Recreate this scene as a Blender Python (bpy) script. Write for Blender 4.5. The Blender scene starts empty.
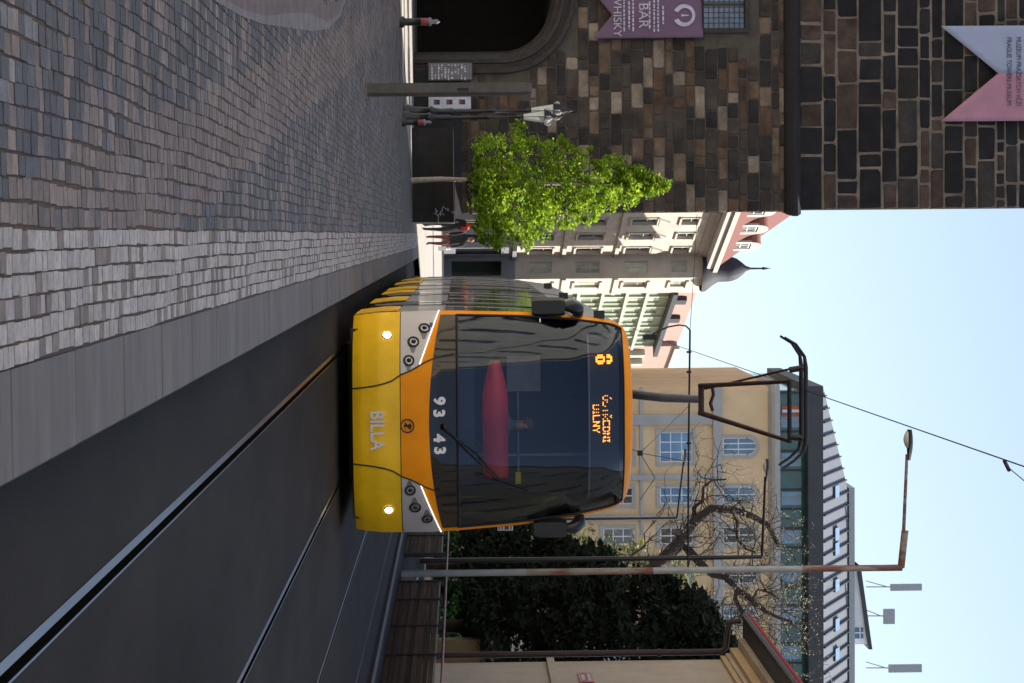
import bpy, math, random
from mathutils import Vector, Matrix
random.seed(7)
C = bpy.context.scene.collection
SC = bpy.context.scene
R = math.radians

# ------------------------------------------------------------------ camera
F = 2200.0                       # focal length in pixels of the 1024 wide frame
ROLL = R(0.5)
HC = 1.38
def _n(v): return Vector(v).normalized()
cy = _n(((462-512)/F, -(234-341.5)/F, -1))
g = Vector((math.cos(ROLL), math.sin(ROLL), 0))
cz = (g - g.dot(cy)*cy).normalized()
cx = cy.cross(cz)
ROT = Matrix((cx, cy, cz))       # world <- camera
CAM = Vector((0, 0, HC))
def ray(w, u): return ROT @ Vector(((w-512)/F, -(u-341.5)/F, -1))
def at(w, u, Y):
    r = ray(w, u); return CAM + r*(Y/r.y)
def atz(w, u, z):
    r = ray(w, u); return CAM + r*((z-HC)/r.z)
def atx(w, u, X):
    r = ray(w, u); return CAM + r*(X/r.x)
cd = bpy.data.cameras.new('camera'); cam = bpy.data.objects.new('camera', cd); C.objects.link(cam)
cam.matrix_world = Matrix.Translation(CAM) @ ROT.to_4x4()
cd.sensor_width = 36; cd.lens = 36*F/1024; cd.clip_end = 3000; cd.clip_start = .05
SC.camera = cam

# ------------------------------------------------------------------ light
EL, AZ = 42.0, 75.0             # sun high to the right, a little beyond the scene
w = bpy.data.worlds.new('World'); SC.world = w; w.use_nodes = True
nt = w.node_tree; sky = nt.nodes.new('ShaderNodeTexSky'); sky.sky_type = 'NISHITA'; sky.sun_disc = False
sky.sun_elevation = R(EL); sky.sun_rotation = R(AZ); sky.air_density = 1.0; sky.dust_density = 1.0; sky.ozone_density = 1.2
hs0 = nt.nodes.new('ShaderNodeHueSaturation'); hs0.inputs['Saturation'].default_value = .80
nt.links.new(sky.outputs[0], hs0.inputs['Color']); nt.links.new(hs0.outputs[0], nt.nodes['Background'].inputs[0]); nt.nodes['Background'].inputs[1].default_value = .108
sd = Vector((math.sin(R(AZ))*math.cos(R(EL)), math.cos(R(AZ))*math.cos(R(EL)), math.sin(R(EL))))
sl = bpy.data.lights.new('sun', 'SUN'); sl.energy = 5.0; sl.angle = R(.5); sl.color = (1, .93, .82)
so = bpy.data.objects.new('sun', sl); C.objects.link(so); so.rotation_euler = sd.to_track_quat('Z', 'Y').to_euler(); so.location = (30, 0, 60)
vs = SC.view_settings; vs.view_transform = 'Standard'; vs.look = 'None'; vs.gamma = 1; vs.use_curve_mapping = False; vs.exposure = .98
try:
    SC.cycles.max_bounces = 8; SC.cycles.transparent_max_bounces = 12
except Exception: pass

# ------------------------------------------------------------------ materials
def M(name, rgb, rough=.6, metal=0., var=.2, scale=4., bump=0., bscale=30., coat=0., spec=.5, stretch=None):
    m = bpy.data.materials.new(name); m.use_nodes = True
    t = m.node_tree; b = t.nodes['Principled BSDF']
    b.inputs['Roughness'].default_value = rough; b.inputs['Metallic'].default_value = metal
    b.inputs['Coat Weight'].default_value = coat; b.inputs['Coat Roughness'].default_value = .05
    b.inputs['Specular IOR Level'].default_value = spec
    tc = t.nodes.new('ShaderNodeTexCoord'); vec = tc.outputs['Object']
    if stretch:
        mp = t.nodes.new('ShaderNodeMapping'); mp.inputs['Scale'].default_value = stretch
        t.links.new(vec, mp.inputs[0]); vec = mp.outputs[0]
    if var:
        n = t.nodes.new('ShaderNodeTexNoise'); n.inputs['Scale'].default_value = scale; n.inputs['Detail'].default_value = 6
        n.inputs['Roughness'].default_value = .65
        t.links.new(vec, n.inputs['Vector'])
        mr = t.nodes.new('ShaderNodeMapRange'); mr.inputs[1].default_value = .3; mr.inputs[2].default_value = .7
        mr.inputs[3].default_value = 1-var; mr.inputs[4].default_value = 1+var
        t.links.new(n.outputs[0], mr.inputs[0])
        mx = t.nodes.new('ShaderNodeVectorMath'); mx.operation = 'SCALE'; mx.inputs[0].default_value = rgb[:3]
        t.links.new(mr.outputs[0], mx.inputs['Scale']); t.links.new(mx.outputs[0], b.inputs['Base Color'])
    else: b.inputs['Base Color'].default_value = (*rgb, 1)
    if bump:
        n2 = t.nodes.new('ShaderNodeTexNoise'); n2.inputs['Scale'].default_value = bscale; n2.inputs['Detail'].default_value = 5
        t.links.new(vec, n2.inputs['Vector'])
        bp = t.nodes.new('ShaderNodeBump'); bp.inputs['Strength'].default_value = bump; bp.inputs['Distance'].default_value = .02
        t.links.new(n2.outputs[0], bp.inputs['Height']); t.links.new(bp.outputs[0], b.inputs['Normal'])
    return m
def MA(name, rough=.7, var=.25, scale=12., bump=.3, bscale=60., spec=.5):
    """colour from the per-stone attribute Col"""
    m = M(name, (.5, .5, .5), rough, 0, var, scale, bump, bscale, 0, spec)
    t = m.node_tree; a = t.nodes.new('ShaderNodeAttribute'); a.attribute_name = 'Col'
    for n in t.nodes:
        if n.type == 'VECT_MATH': t.links.new(a.outputs['Color'], n.inputs[0])
    return m
def ME(name, rgb, s):
    m = bpy.data.materials.new(name); m.use_nodes = True; t = m.node_tree
    b = t.nodes['Principled BSDF']; b.inputs['Base Color'].default_value = (*rgb, 1)
    b.inputs['Emission Color'].default_value = (*rgb, 1); b.inputs['Emission Strength'].default_value = s
    return m
def MLeaf(name, c1, c2, trans=.5, rough=.55):
    m = bpy.data.materials.new(name); m.use_nodes = True; t = m.node_tree
    b = t.nodes['Principled BSDF']; b.inputs['Roughness'].default_value = rough
    gi = t.nodes.new('ShaderNodeNewGeometry')
    mx = t.nodes.new('ShaderNodeMix'); mx.data_type = 'RGBA'
    mx.inputs[6].default_value = (*c1, 1); mx.inputs[7].default_value = (*c2, 1)
    t.links.new(gi.outputs['Random Per Island'], mx.inputs[0]); t.links.new(mx.outputs[2], b.inputs['Base Color'])
    tr = t.nodes.new('ShaderNodeBsdfTranslucent'); t.links.new(mx.outputs[2], tr.inputs[0])
    ms = t.nodes.new('ShaderNodeMixShader'); ms.inputs[0].default_value = trans
    t.links.new(b.outputs[0], ms.inputs[1]); t.links.new(tr.outputs[0], ms.inputs[2])
    t.links.new(ms.outputs[0], t.nodes['Material Output'].inputs[0])
    return m
def MGlass(name, tint, ior=1.5, mult=1.0):
    m = bpy.data.materials.new(name); m.use_nodes = True; t = m.node_tree
    t.nodes.remove(t.nodes['Principled BSDF'])
    tr = t.nodes.new('ShaderNodeBsdfTransparent'); tr.inputs[0].default_value = (*tint, 1)
    gl = t.nodes.new('ShaderNodeBsdfGlossy'); gl.inputs['Roughness'].default_value = .02; gl.inputs[0].default_value = (.68, .82, 1, 1)
    fr = t.nodes.new('ShaderNodeFresnel'); fr.inputs[0].default_value = ior
    mu = t.nodes.new('ShaderNodeMath'); mu.operation = 'MULTIPLY'; mu.inputs[1].default_value = mult; mu.use_clamp = True
    ms = t.nodes.new('ShaderNodeMixShader')
    t.links.new(fr.outputs[0], mu.inputs[0]); t.links.new(mu.outputs[0], ms.inputs[0])
    t.links.new(tr.outputs[0], ms.inputs[1]); t.links.new(gl.outputs[0], ms.inputs[2])
    t.links.new(ms.outputs[0], t.nodes['Material Output'].inputs[0])
    return m

m_asph = M('asphalt', (.022, .020, .0185), .72, 0, .55, 1.1, .3, 160, 0, .13, (1, .3, 1))
m_plaza = M('plaza_stone', (.125, .115, .108), .65, 0, .3, 9, .4, 60, stretch=(1, .6, 1))
m_joint = M('joint_sand', (.10, .07, .05), .9, 0, .3, 20)
m_sett = MA('mosaic_stone', .55, .3, 25, .35, 90)
m_kerb = M('kerb_concrete', (.14, .134, .13), .7, 0, .3, 2.5, .2, 120, stretch=(.5, 2, 1))
m_pale = M('pale_paving', (.38, .345, .30), .8, 0, .2, 3, .2, 40)
m_grnd = M('earth', (.12, .11, .09), .9, 0, .3, .6)
m_steel = M('rail_steel', (.13, .15, .185), .28, 1, .35, 2.5, 0, 30, 0, .5, (1, .15, 1))
m_groove = M('rail_groove', (.006, .0055, .005), 1.0, spec=.0)
m_black = M('black_paint', (.014, .014, .016), .35, 0, .1, 10)
m_rubber = M('rubber', (.012, .012, .012), .7)
m_dark = M('dark_metal', (.03, .03, .032), .5, .3, .2, 10)
m_yel = M('yellow_paint', (1.0, .60, .012), .42, 0, .14, 2.2, coat=.08, spec=.3)
m_ora = M('orange_paint', (1.0, .34, .003), .5, 0, .10, 2.5, coat=0, spec=.2)
m_sil = M('silver_paint', (.52, .52, .54), .35, .15, .05, 3, coat=.3)
m_silside = M('side_panel_paint', (.42, .41, .41), .35, .1, .15, 4, coat=.3, stretch=(1, 1, .3))
m_white = M('white_paint', (.8, .8, .8), .4, 0, .05, 3)
m_lamp = ME('daytime_lamp', (1, .97, .9), 5)
m_strip = ME('light_strip_lens', (1, .96, .9), .7)
m_plate = M('white_lettering', (.85, .85, .85), .5, 0, 0)
m_lens = M('lamp_lens', (.35, .36, .38), .12, .6, .2, 60)
m_band = M('gloss_black', (.008, .008, .010), .06, 0, 0, spec=.6)
m_glass = MGlass('windscreen_glass', (.80, .80, .86), 1.5, 1.45)
m_sidegl = M('side_window_glass', (.010, .013, .014), .05, 0, 0, spec=.8)
m_cab = M('cab_interior', (.016, .024, .05), .7, 0, .15, 3)
m_red = M('red_vinyl', (.55, .03, .05), .5, 0, .1, 5)
m_led = ME('orange_led', (1, .36, .02), 1.6)
m_leddim = ME('dim_led', (.8, .3, .12), .35)
m_grey = M('grey_metal', (.2, .2, .21), .45, .3, .15, 8)
m_lgrey = M('light_grey_metal', (.38, .39, .4), .5, .2, .1, 6)
m_pano = M('pantograph_steel', (.07, .042, .03), .5, .5, .25, 12)
m_stone = MA('tower_stone', .9, .55, 2.2, .6, 14)
m_mort = M('lime_mortar', (.21, .168, .13), .95, 0, .55, 1.6, .4, 20)
m_mort2 = M('sooty_mortar', (.10, .083, .068), .95, 0, .35, 2.5, .4, 20)
m_soot = M('sooty_stone', (.022, .021, .022), .85, 0, .35, 3, .3, 12)
m_gate = M('gate_timber', (.02, .015, .012), .8, 0, .3, 3)
m_winblue = M('window_glass', (.10, .21, .36), .06, 0, .1, 1, spec=.8)
m_windark = M('dark_window_glass', (.03, .035, .04), .08, 0, .2, .7, spec=.7)
m_winpale = M('pale_window_glass', (.32, .36, .30), .15, 0, .35, 1.2)
m_beige = M('beige_render', (.46, .425, .38), .85, 0, .2, .6, .15, 8)
m_beige2 = M('pale_stucco_trim', (.45, .425, .385), .85, 0, .2, 1.5)
m_shop = M('shopfront_shade_grey', (.20, .21, .24), .6, 0, .15, 1)  # grey colour stands in for the shade over the ground floor
m_tile = M('red_roof_tile', (.155, .052, .042), .8, 0, .2, 6, .5, 8, stretch=(1, 1, 3))
m_slate = M('slate', (.035, .038, .05), .75, 0, .2, 3)
m_copper = M('brown_copper', (.30, .13, .09), .6, 0, .15, 3)
m_green = M('green_render', (.25, .30, .225), .85, 0, .12, 1)
m_grtrim = M('green_trim', (.38, .42, .35), .85, 0, .1, 1)
m_pink = M('pink_render', (.36, .245, .21), .9, 0, .06, .6)
m_yelb = M('ochre_render', (.74, .52, .31), .9, 0, .13, .45, .1, 6)
m_trim = M('grey_stone_trim', (.42, .405, .39), .85, 0, .1, 1)
m_teal = M('teal_glass', (.03, .11, .10), .08, 0, .2, .8, spec=.7)
m_eave = M('dark_eave', (.05, .052, .06), .6, 0, .1, 1)
m_metroof = M('metal_roof', (.17, .185, .21), .6, 0, .08, 2)
m_cream = M('cream_render', (.62, .50, .38), .9, 0, .12, 1.2, .1, 10)
m_creamtrim = M('cream_cornice', (.68, .48, .26), .85, 0, .12, 2)
m_pipe = M('brown_drainpipe', (.05, .028, .024), .5, .2, .2, 4)
m_signred = M('red_enamel', (.45, .03, .04), .3)
m_wood = M('brown_board', (.15, .088, .052), .7, 0, .35, 2, .2, 14, stretch=(3, .4, 6))
m_wood2 = M('brown_board', (.085, .052, .034), .7, 0, .35, 2, .2, 14, stretch=(3, .4, 6))
m_fpost = M('fence_post_paint', (.035, .03, .028), .6)
m_rail = M('red_white_rail', (.42, .27, .27), .5, 0, .2, 3)
m_pole = M('weathered_pole', (.42, .43, .41), .55, .1, .18, 5, .2, 30, stretch=(1, 1, .4))
m_rust = M('rusty_pole', (.30, .17, .13), .7, .1, .2, 7, .2, 30, stretch=(1, 1, .4))
def _patchy(m, c1, c2, sc_):
    t = m.node_tree; n = t.nodes.new('ShaderNodeTexNoise'); n.inputs['Scale'].default_value = sc_; n.inputs['Detail'].default_value = 4
    tc = t.nodes.new('ShaderNodeTexCoord'); mp = t.nodes.new('ShaderNodeMapping'); mp.inputs['Scale'].default_value = (4, 4, 1)
    t.links.new(tc.outputs['Object'], mp.inputs[0]); t.links.new(mp.outputs[0], n.inputs['Vector'])
    cr = t.nodes.new('ShaderNodeValToRGB'); cr.color_ramp.elements[0].position = .45; cr.color_ramp.elements[1].position = .56
    cr.color_ramp.elements[0].color = (*c1, 1); cr.color_ramp.elements[1].color = (*c2, 1); t.links.new(n.outputs[0], cr.inputs[0])
    for q in t.nodes:
        if q.type == 'VECT_MATH': t.links.new(cr.outputs[0], q.inputs[0])
_patchy(m_rust, (.27, .12, .085), (.40, .33, .27), 1.3)
m_lampglass = M('lamp_glass', (.72, .75, .70), .25, 0, .08, 4)
m_bark = M('bark', (.05, .034, .026), .9, 0, .35, 6, .5, 18)
m_bark2 = M('pale_bark', (.46, .38, .3), .9, 0, .3, 8, .4, 30)
m_leaf = MLeaf('spring_leaf', (.10, .23, .014), (.50, .64, .045), .6)
m_yew = MLeaf('yew_needles', (.009, .016, .008), (.020, .034, .013), .05, .95)
m_hedge = MLeaf('hedge_leaf', (.018, .06, .010), (.05, .15, .015), .12)
m_bud = MLeaf('pale_bud', (.26, .25, .15), (.46, .44, .30), .4)
m_shrub = MLeaf('yellow_shrub_leaf', (.14, .17, .04), (.36, .34, .10), .4)
m_purple = M('purple_banner_cloth', (.19, .118, .185), .85, 0, .08, 2, .1, 8)
m_pblue = M('pale_blue_banner_cloth', (.40, .44, .58), .85, 0, .06, 2)
m_ppink = M('pink_banner_cloth', (.52, .26, .33), .85, 0, .1, 2)
m_print = M('banner_print', (.62, .58, .68), .8)
m_ink = M('dark_ink', (.06, .05, .09), .8)
m_skin = M('skin', (.42, .23, .16), .6, 0, .05, 20)
m_cloth = M('black_cloth', (.014, .014, .018), .85, 0, .2, 20)
m_trous = M('maroon_cloth', (.14, .045, .04), .85, 0, .2, 20)
m_jeans = M('dark_trousers', (.02, .02, .026), .85)
m_redc = M('red_cloth', (.5, .03, .03), .8)
m_redb = M('faded_red_paint', (.32, .07, .07), .6, 0, .3, 12)
m_hair = M('brown_hair', (.16, .07, .035), .6)
m_hairw = M('white_hair', (.7, .68, .64), .6)
m_blue = M('blue_shirt', (.10, .14, .20), .8)
m_wire = M('wire', (.03, .03, .035), .5, .4)
def _rand(m, lo, hi):
    t = m.node_tree; b = t.nodes['Principled BSDF']; oi = t.nodes.new('ShaderNodeObjectInfo'); mr = t.nodes.new('ShaderNodeMapRange')
    mr.inputs[3].default_value = lo; mr.inputs[4].default_value = hi; t.links.new(oi.outputs['Random'], mr.inputs[0])
    vm = t.nodes.new('ShaderNodeVectorMath'); vm.operation = 'SCALE'; src = b.inputs['Base Color'].links[0].from_socket
    t.links.new(src, vm.inputs[0]); t.links.new(mr.outputs[0], vm.inputs['Scale']); t.links.new(vm.outputs[0], b.inputs['Base Color'])
for m_ in (m_windark, m_winblue, m_winpale): _rand(m_, .35, 1.7)
m_warm = M('warm_wall', (.60, .52, .42), .85, 0, .12, .8)

# ------------------------------------------------------------------ mesh helpers
class MB:
    def __init__(s): s.v = []; s.f = []; s.mi = []; s.m = []; s.col = []; s.smooth = []
    def mat(s, m):
        if m not in s.m: s.m.append(m)
        return s.m.index(m)
    def face(s, pts, m, sm=False):
        i = len(s.v); s.v += [tuple(p) for p in pts]; s.f.append(tuple(range(i, i+len(pts)))); s.mi.append(s.mat(m)); s.smooth.append(sm)
        return s
    def box(s, a, b, m):
        x0, y0, z0 = a; x1, y1, z1 = b
        i = len(s.v)
        s.v += [(x0,y0,z0),(x1,y0,z0),(x1,y1,z0),(x0,y1,z0),(x0,y0,z1),(x1,y0,z1),(x1,y1,z1),(x0,y1,z1)]
        for q in ((0,3,2,1),(4,5,6,7),(0,1,5,4),(1,2,6,5),(2,3,7,6),(3,0,4,7)):
            s.f.append(tuple(i+k for k in q)); s.mi.append(s.mat(m)); s.smooth.append(False)
        return s
    def grid(s, rows, m, sm=True, close=False):
        i = len(s.v); n = len(rows[0])
        for r in rows: s.v += [tuple(p) for p in r]
        k = s.mat(m)
        for a in range(len(rows)-1):
            for b in range(n if close else n-1):
                c = (b+1) % n
                s.f.append((i+a*n+b, i+a*n+c, i+(a+1)*n+c, i+(a+1)*n+b)); s.mi.append(k); s.smooth.append(sm)
        return s
    def tube(s, pts, r, m, n=8, cap=True):
        pts = [Vector(p) for p in pts]; rr = r if isinstance(r, (list, tuple)) else [r]*len(pts)
        rows = []; up = None
        for i, p in enumerate(pts):
            d = (pts[min(i+1, len(pts)-1)] - pts[max(i-1, 0)]).normalized()
            if up is None: up = Vector((0, 0, 1)) if abs(d.z) < .9 else Vector((1, 0, 0))
            a = d.cross(up)
            if a.length < 1e-4: a = d.orthogonal()
            a.normalize(); b = a.cross(d).normalized(); up = b
            rows.append([p + rr[i]*(math.cos(t)*a + math.sin(t)*b) for t in (2*math.pi*j/n for j in range(n))])
        s.grid(rows, m, True, True)
        if cap: s.face(rows[0], m); s.face(rows[-1][::-1], m)
        return s
    def lathe(s, prof, m, o=(0, 0, 0), n=20):
        rows = [[(o[0]+r*math.cos(2*math.pi*j/n), o[1]+r*math.sin(2*math.pi*j/n), o[2]+z) for j in range(n)] for r, z in prof]
        return s.grid(rows, m, True, True)
    def disc(s, c, r, m, axis='y', n=20, ry=None):
        ry = ry or r
        if axis == 'y': s.face([(c[0]+r*math.cos(2*math.pi*j/n), c[1], c[2]+ry*math.sin(2*math.pi*j/n)) for j in range(n)], m)
        else: s.face([(c[0]+r*math.cos(2*math.pi*j/n), c[1]+ry*math.sin(2*math.pi*j/n), c[2]) for j in range(n)], m)
        return s
    def mesh(s, name):
        me = bpy.data.meshes.new(name); me.from_pydata(s.v, [], s.f)
        for m in s.m: me.materials.append(m)
        me.polygons.foreach_set('material_index', s.mi); me.polygons.foreach_set('use_smooth', s.smooth)
        if s.col:
            a = me.color_attributes.new('Col', 'FLOAT_COLOR', 'POINT'); fl = []
            for c in s.col: fl += [c[0], c[1], c[2], 1]
            a.data.foreach_set('color', fl)
        me.update(); return me
    def build(s, name, parent=None, loc=None, rot=None):
        return obj(name, s.mesh(name), parent, loc, rot)
def obj(name, me, parent=None, loc=None, rot=None):
    o = bpy.data.objects.new(name, me); C.objects.link(o)
    if parent: o.parent = parent
    if loc is not None: o.location = loc
    if rot is not None: o.rotation_euler = rot
    return o
def tag(o, label=None, cat=None, group=None, kind=None):
    if label: o['label'] = label
    if cat: o['category'] = cat
    if group: o['group'] = group
    if kind: o['kind'] = kind
    return o
def thing(name, label, cat, loc=(0, 0, 0), rz=0, group=None):
    o = bpy.data.objects.new(name, None); C.objects.link(o); o.location = loc; o.rotation_euler = (0, 0, rz); o.empty_display_size = .2
    return tag(o, label, cat, group)
def struct(o): o['kind'] = 'structure'; return o
def copy_tree(o, parent=None):
    c = o.copy(); C.objects.link(c)
    if parent: c.parent = parent
    for ch in list(o.children): copy_tree(ch, c)
    return c
def interp(t, x):
    if x <= t[0][0]: return t[0][1]
    for (a, b), (c, d) in zip(t, t[1:]):
        if x <= c: return b + (d-b)*(x-a)/(c-a)
    return t[-1][1]
def text_mesh(s, size, m, ext=.004, sx=1.0, bold=0.):
    cu = bpy.data.curves.new('t', 'FONT'); cu.body = s; cu.size = size; cu.extrude = ext; cu.offset = bold; cu.align_x = 'CENTER'; cu.align_y = 'CENTER'
    o = bpy.data.objects.new('t', cu); C.objects.link(o); bpy.context.view_layer.update()
    me = bpy.data.meshes.new_from_object(o.evaluated_get(bpy.context.evaluated_depsgraph_get()))
    bpy.data.objects.remove(o); bpy.data.curves.remove(cu)
    for v in me.vertices: v.co.x *= sx
    me.materials.clear(); me.materials.append(m); return me
UPR = (math.pi/2, 0, 0)          # text standing up and facing -Y

# ------------------------------------------------------------------ ground, road, platform
ZP = .15
def sheet(name, x0, x1, y0, y1, z, m, holes=None):
    return struct(MB().face([(x0,y0,z),(x1,y0,z),(x1,y1,z),(x0,y1,z)], m).build(name))
sheet('ground', -900, 900, -300, 1500, -.03, m_grnd)
sheet('road', .6, 6.2, -60, 260, 0, m_asph)
struct(MB().box((6.2, -60, -.02), (6.42, 130, .06), m_kerb).build('kerb'))
struct(MB().box((6.423, -60, -.02), (60, 135, .055), m_asph).build('pavement'))
# platform kerb: slabs with open joints
kb = MB(); y = -8.0; rk = random.Random(3)
while y < 62:
    L = 1.0
    dz = rk.uniform(-.002, .002)
    x0, x1, zz = .357, .663, ZP+dz
    b = .008
    a = y+.004; c = y+L-.004
    kb.box((x0, a, -.02), (x1, c, zz-b), m_kerb)
    kb.grid([[(x0, a, zz-b), (x1, a, zz-b)], [(x0, a+b, zz), (x1-b, a+b, zz)], [(x0, c-b, zz), (x1-b, c-b, zz)], [(x0, c, zz-b), (x1, c, zz-b)]], m_kerb, False)
    kb.face([(x1, a, zz-b), (x1, c, zz-b), (x1-b, c-b, zz), (x1-b, a+b, zz)], m_kerb)
    y += L
struct(kb.build('kerb'))
sheet('plaza', -140, .356, -60, 75, ZP-.0045, m_joint)
# mosaic paving, one small stone after another
def stones(name, x0, x1, y0, y1, px, py, colf, rnd, z=ZP, wob=0., wide=0.):
    mb = MB(); k = mb.mat(m_sett)
    V, Fc, col = mb.v, mb.f, mb.col
    y = y0; row = 0
    rowsy = []
    nx = max(1, int(round((x1-x0)/px))); pxx = (x1-x0)/nx
    for ix in range(nx):
        y = y0 + rnd.uniform(-py, 0)
        xa0 = x0+ix*pxx
        while y < y1:
            L = py*rnd.uniform(.72, 1.3)
            wv = wob*math.sin(y*2.1+xa0*9)+wob*.6*math.sin(y*5.3+xa0*23)+rnd.uniform(-wob, wob)*.5
            xa = xa0+wv+rnd.uniform(-.001, .004); xb = xa0+pxx+wv-rnd.uniform(-.001, .004)
            ya, yb = y+.002, y+L-.002
            h = z+rnd.uniform(-.0015, .0015); e = .003
            t = rnd.uniform(-.0012, .0012)
            i = len(V)
            V += [(xa,ya,z-.02),(xb,ya,z-.02),(xb,yb,z-.02),(xa,yb,z-.02),(xa+e,ya+e,h),(xb-e,ya+e,h+t),(xb-e,yb-e,h),(xa+e,yb-e,h-t)]
            Fc += [(i+4,i+5,i+6,i+7),(i,i+1,i+5,i+4),(i+1,i+2,i+6,i+5),(i+2,i+3,i+7,i+6),(i+3,i,i+4,i+7)]
            c = colf((xa+xb)/2, (ya+yb)/2, rnd)
            col += [c]*8
            y += L
    mb.mi = [k]*len(Fc); mb.smooth = [False]*len(Fc)
    return struct(mb.build(name))
BL = (.072, .073, .079); PK = (.20, .156, .132); LG = (.42, .39, .37)
def mix(a, b, t): return tuple(x+(y-x)*t for x, y in zip(a, b))
def pcol(x, y, r):
    f = (y % .86)/.86
    c = BL
    if f < .17: c = PK
    elif .50 < f < .62 and r.random() < .8: c = mix(PK, BL, .15)
    elif .42 < f < .85 and (x*1.0+.3*math.floor(y/.86)) % .95 < .36: c = mix(PK, (.20, .175, .17), r.random())
    bx = -.13+(8.15-y)*.119
    if abs(x-bx) < .27+.02*math.sin(y*3): c = mix(PK, BL, .12)
    if abs(x-(bx+1.9)) < .15 and y > 12: c = mix(PK, BL, .4)
    v = r.uniform(.72, 1.28)*(1+.14*math.sin(x*2.3+y*.9)*math.sin(y*1.7-x*1.1))
    if r.random() < .06: c = mix(c, (.2, .2, .21), .6)
    if r.random() < .05: c = mix(c, (.035, .04, .05), .6)
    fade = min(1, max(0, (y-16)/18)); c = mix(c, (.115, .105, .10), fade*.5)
    return tuple(q*v for q in c)
def bcol(x, y, r):
    v = r.uniform(.8, 1.15); c = LG
    if r.random() < .22: c = (.20, .165, .14)
    return tuple(q*v for q in c)
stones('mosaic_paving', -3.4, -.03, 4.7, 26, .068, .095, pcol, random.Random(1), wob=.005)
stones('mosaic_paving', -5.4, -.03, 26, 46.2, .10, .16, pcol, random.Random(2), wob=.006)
stones('mosaic_border', -.028, .352, 4.7, 62, .0633, .10, bcol, random.Random(5), wob=.003)
sheet('plaza', -140, -.029, 46.21, 75.0, ZP-.002, m_plaza)
sheet('plaza', -7.5, -5.41, -60, 46.2, ZP-.002, m_plaza)
sheet('pale_pavement', -140, -7.51, -60, 46.2, ZP-.002, m_pale)  # out of view; made pale to bounce sunlight towards the tram
sheet('plaza', -140, .355, -60, 4.68, ZP-.002, m_plaza)
# pale pavement round the tower with a dark strip painting the shadow line of a low step
pv = MB()
pv.face([(-140, 47.0, ZP), (-3.4, 47.0, ZP), (1.8, 66, ZP), (6.1, 75, ZP), (6.1, 148, ZP), (-140, 148, ZP)], m_pale)
struct(pv.build('pale_pavement'))
dl = MB(); dl.face([(-140, 48.6, ZP+.004), (-2.9, 48.6, ZP+.004), (-2.8, 49.3, ZP+.004), (-140, 49.3, ZP+.004)], m_joint); struct(dl.build('step_shadow_strip'))
# curved pale edging at the left of the plaza
def ring(name, pts, wd, z, m):
    mb = MB(); P = [Vector((p.x, p.y, z)) for p in pts]; a = []; b = []
    for i, p in enumerate(P):
        d = (P[min(i+1, len(P)-1)]-P[max(i-1, 0)]).normalized(); n = Vector((-d.y, d.x, 0))
        a.append(p+n*wd/2); b.append(p-n*wd/2)
    mb.grid([a, b], m, False); return struct(mb.build(name))
m_edge = M('granite_edging', (.165, .16, .162), .7, 0, .35, 5, .2, 60)
m_edge2 = M('rose_edging', (.13, .10, .097), .7, 0, .4, 5, .2, 60)
q0 = [(214, -8), (240, 8), (262, 17), (290, 22), (312, 26), (328, 24), (340, 12), (346, -8)]
ctr = Vector((sum(atz(a, b, ZP).x for a, b in q0)/len(q0)-.9, sum(atz(a, b, ZP).y for a, b in q0)/len(q0), ZP))
def inset(pts, d):
    out = []
    for a, b in pts:
        p = atz(a, b, ZP); v_ = (ctr-p); v_.z = 0; out.append(p+v_.normalized()*d)
    return out
for i_, (d_, w2_, m_) in enumerate(((0, .085, m_edge), (.10, .085, m_edge), (.20, .085, m_edge2), (.30, .085, m_edge2), (.40, .085, m_edge2))):
    ring('granite_edging', inset(q0, d_), w2_, ZP+.003+.0005*i_, m_)
# tram rails
for xr in (1.28, 2.70, 4.14, 5.60):
    rb = MB()
    a, b, c, d = xr-.026, xr+.012, xr+.054, xr+.063
    rb.box((a, -60, -.05), (b, 260, .004), m_steel)
    rb.box((b+.0005, -60, -.05), (c-.0005, 260, .0015), m_groove)  # flush black strip; colour stands in for shade inside the groove
    rb.box((c, -60, -.05), (d, 260, .004), m_steel)
    struct(rb.build('tram_rail'))

# ------------------------------------------------------------------ tram
TX, TY = 2.085, 23.9
HW = [(.15,1.19),(.45,1.225),(1.0,1.235),(1.3,1.232),(2.0,1.205),(2.6,1.155),(2.9,1.11),(3.05,1.085),(3.15,1.05),(3.2,1.015),(3.24,.965),(3.28,.87),(3.31,.7),(3.33,.5)]
RK = [(.15,.06),(.25,.015),(.45,0),(.66,.025),(.70,.03),(.9,.05),(1.1,.09),(1.3,.145),(1.7,.26),(2.2,.42),(2.7,.60),(3.0,.73),(3.2,.84),(3.26,.90),(3.30,1.02),(3.33,1.5)]
def fP(s, z, off=0.):
    def p(s, z):
        return Vector((s*interp(HW, z), interp(RK, z)+.50*abs(s)**3.2, z))
    q = p(s, z)
    if off:
        n = (p(s+.01, z)-p(s-.01, z)).cross(p(s, z+.02)-p(s, z-.02))
        if n.length > 0: q = q + n.normalized()*off
    return q
tram = thing('tram', 'yellow and orange low floor tram with silver sides and the number 9343', 'tram', (TX, TY, 0))
def patch(name, s0, s1, lo, hi, m, off=0., ns=48, nz=10, parent=tram):
    mb = MB(); rows = []
    for j in range(nz+1):
        r = []
        for i in range(ns+1):
            s = s0+(s1-s0)*i/ns; a, b = lo(s), hi(s); r.append(fP(s, a+(b-a)*j/nz, off))
        rows.append(r)
    mb.grid(rows, m); return mb.build(name, parent)
def k(v): return lambda s: v
def zs(s):
    s = abs(s)
    if s < .46: return .69
    if s < .54: return .69+.225*math.sqrt((s-.46)/.08)
    return .915+.21*(s-.54)/.46
def zb(s): return 1.0+.14*abs(s)**2
patch('apron', -1, 1, k(.17), k(.69), m_yel, 0, 64, 14)
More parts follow.
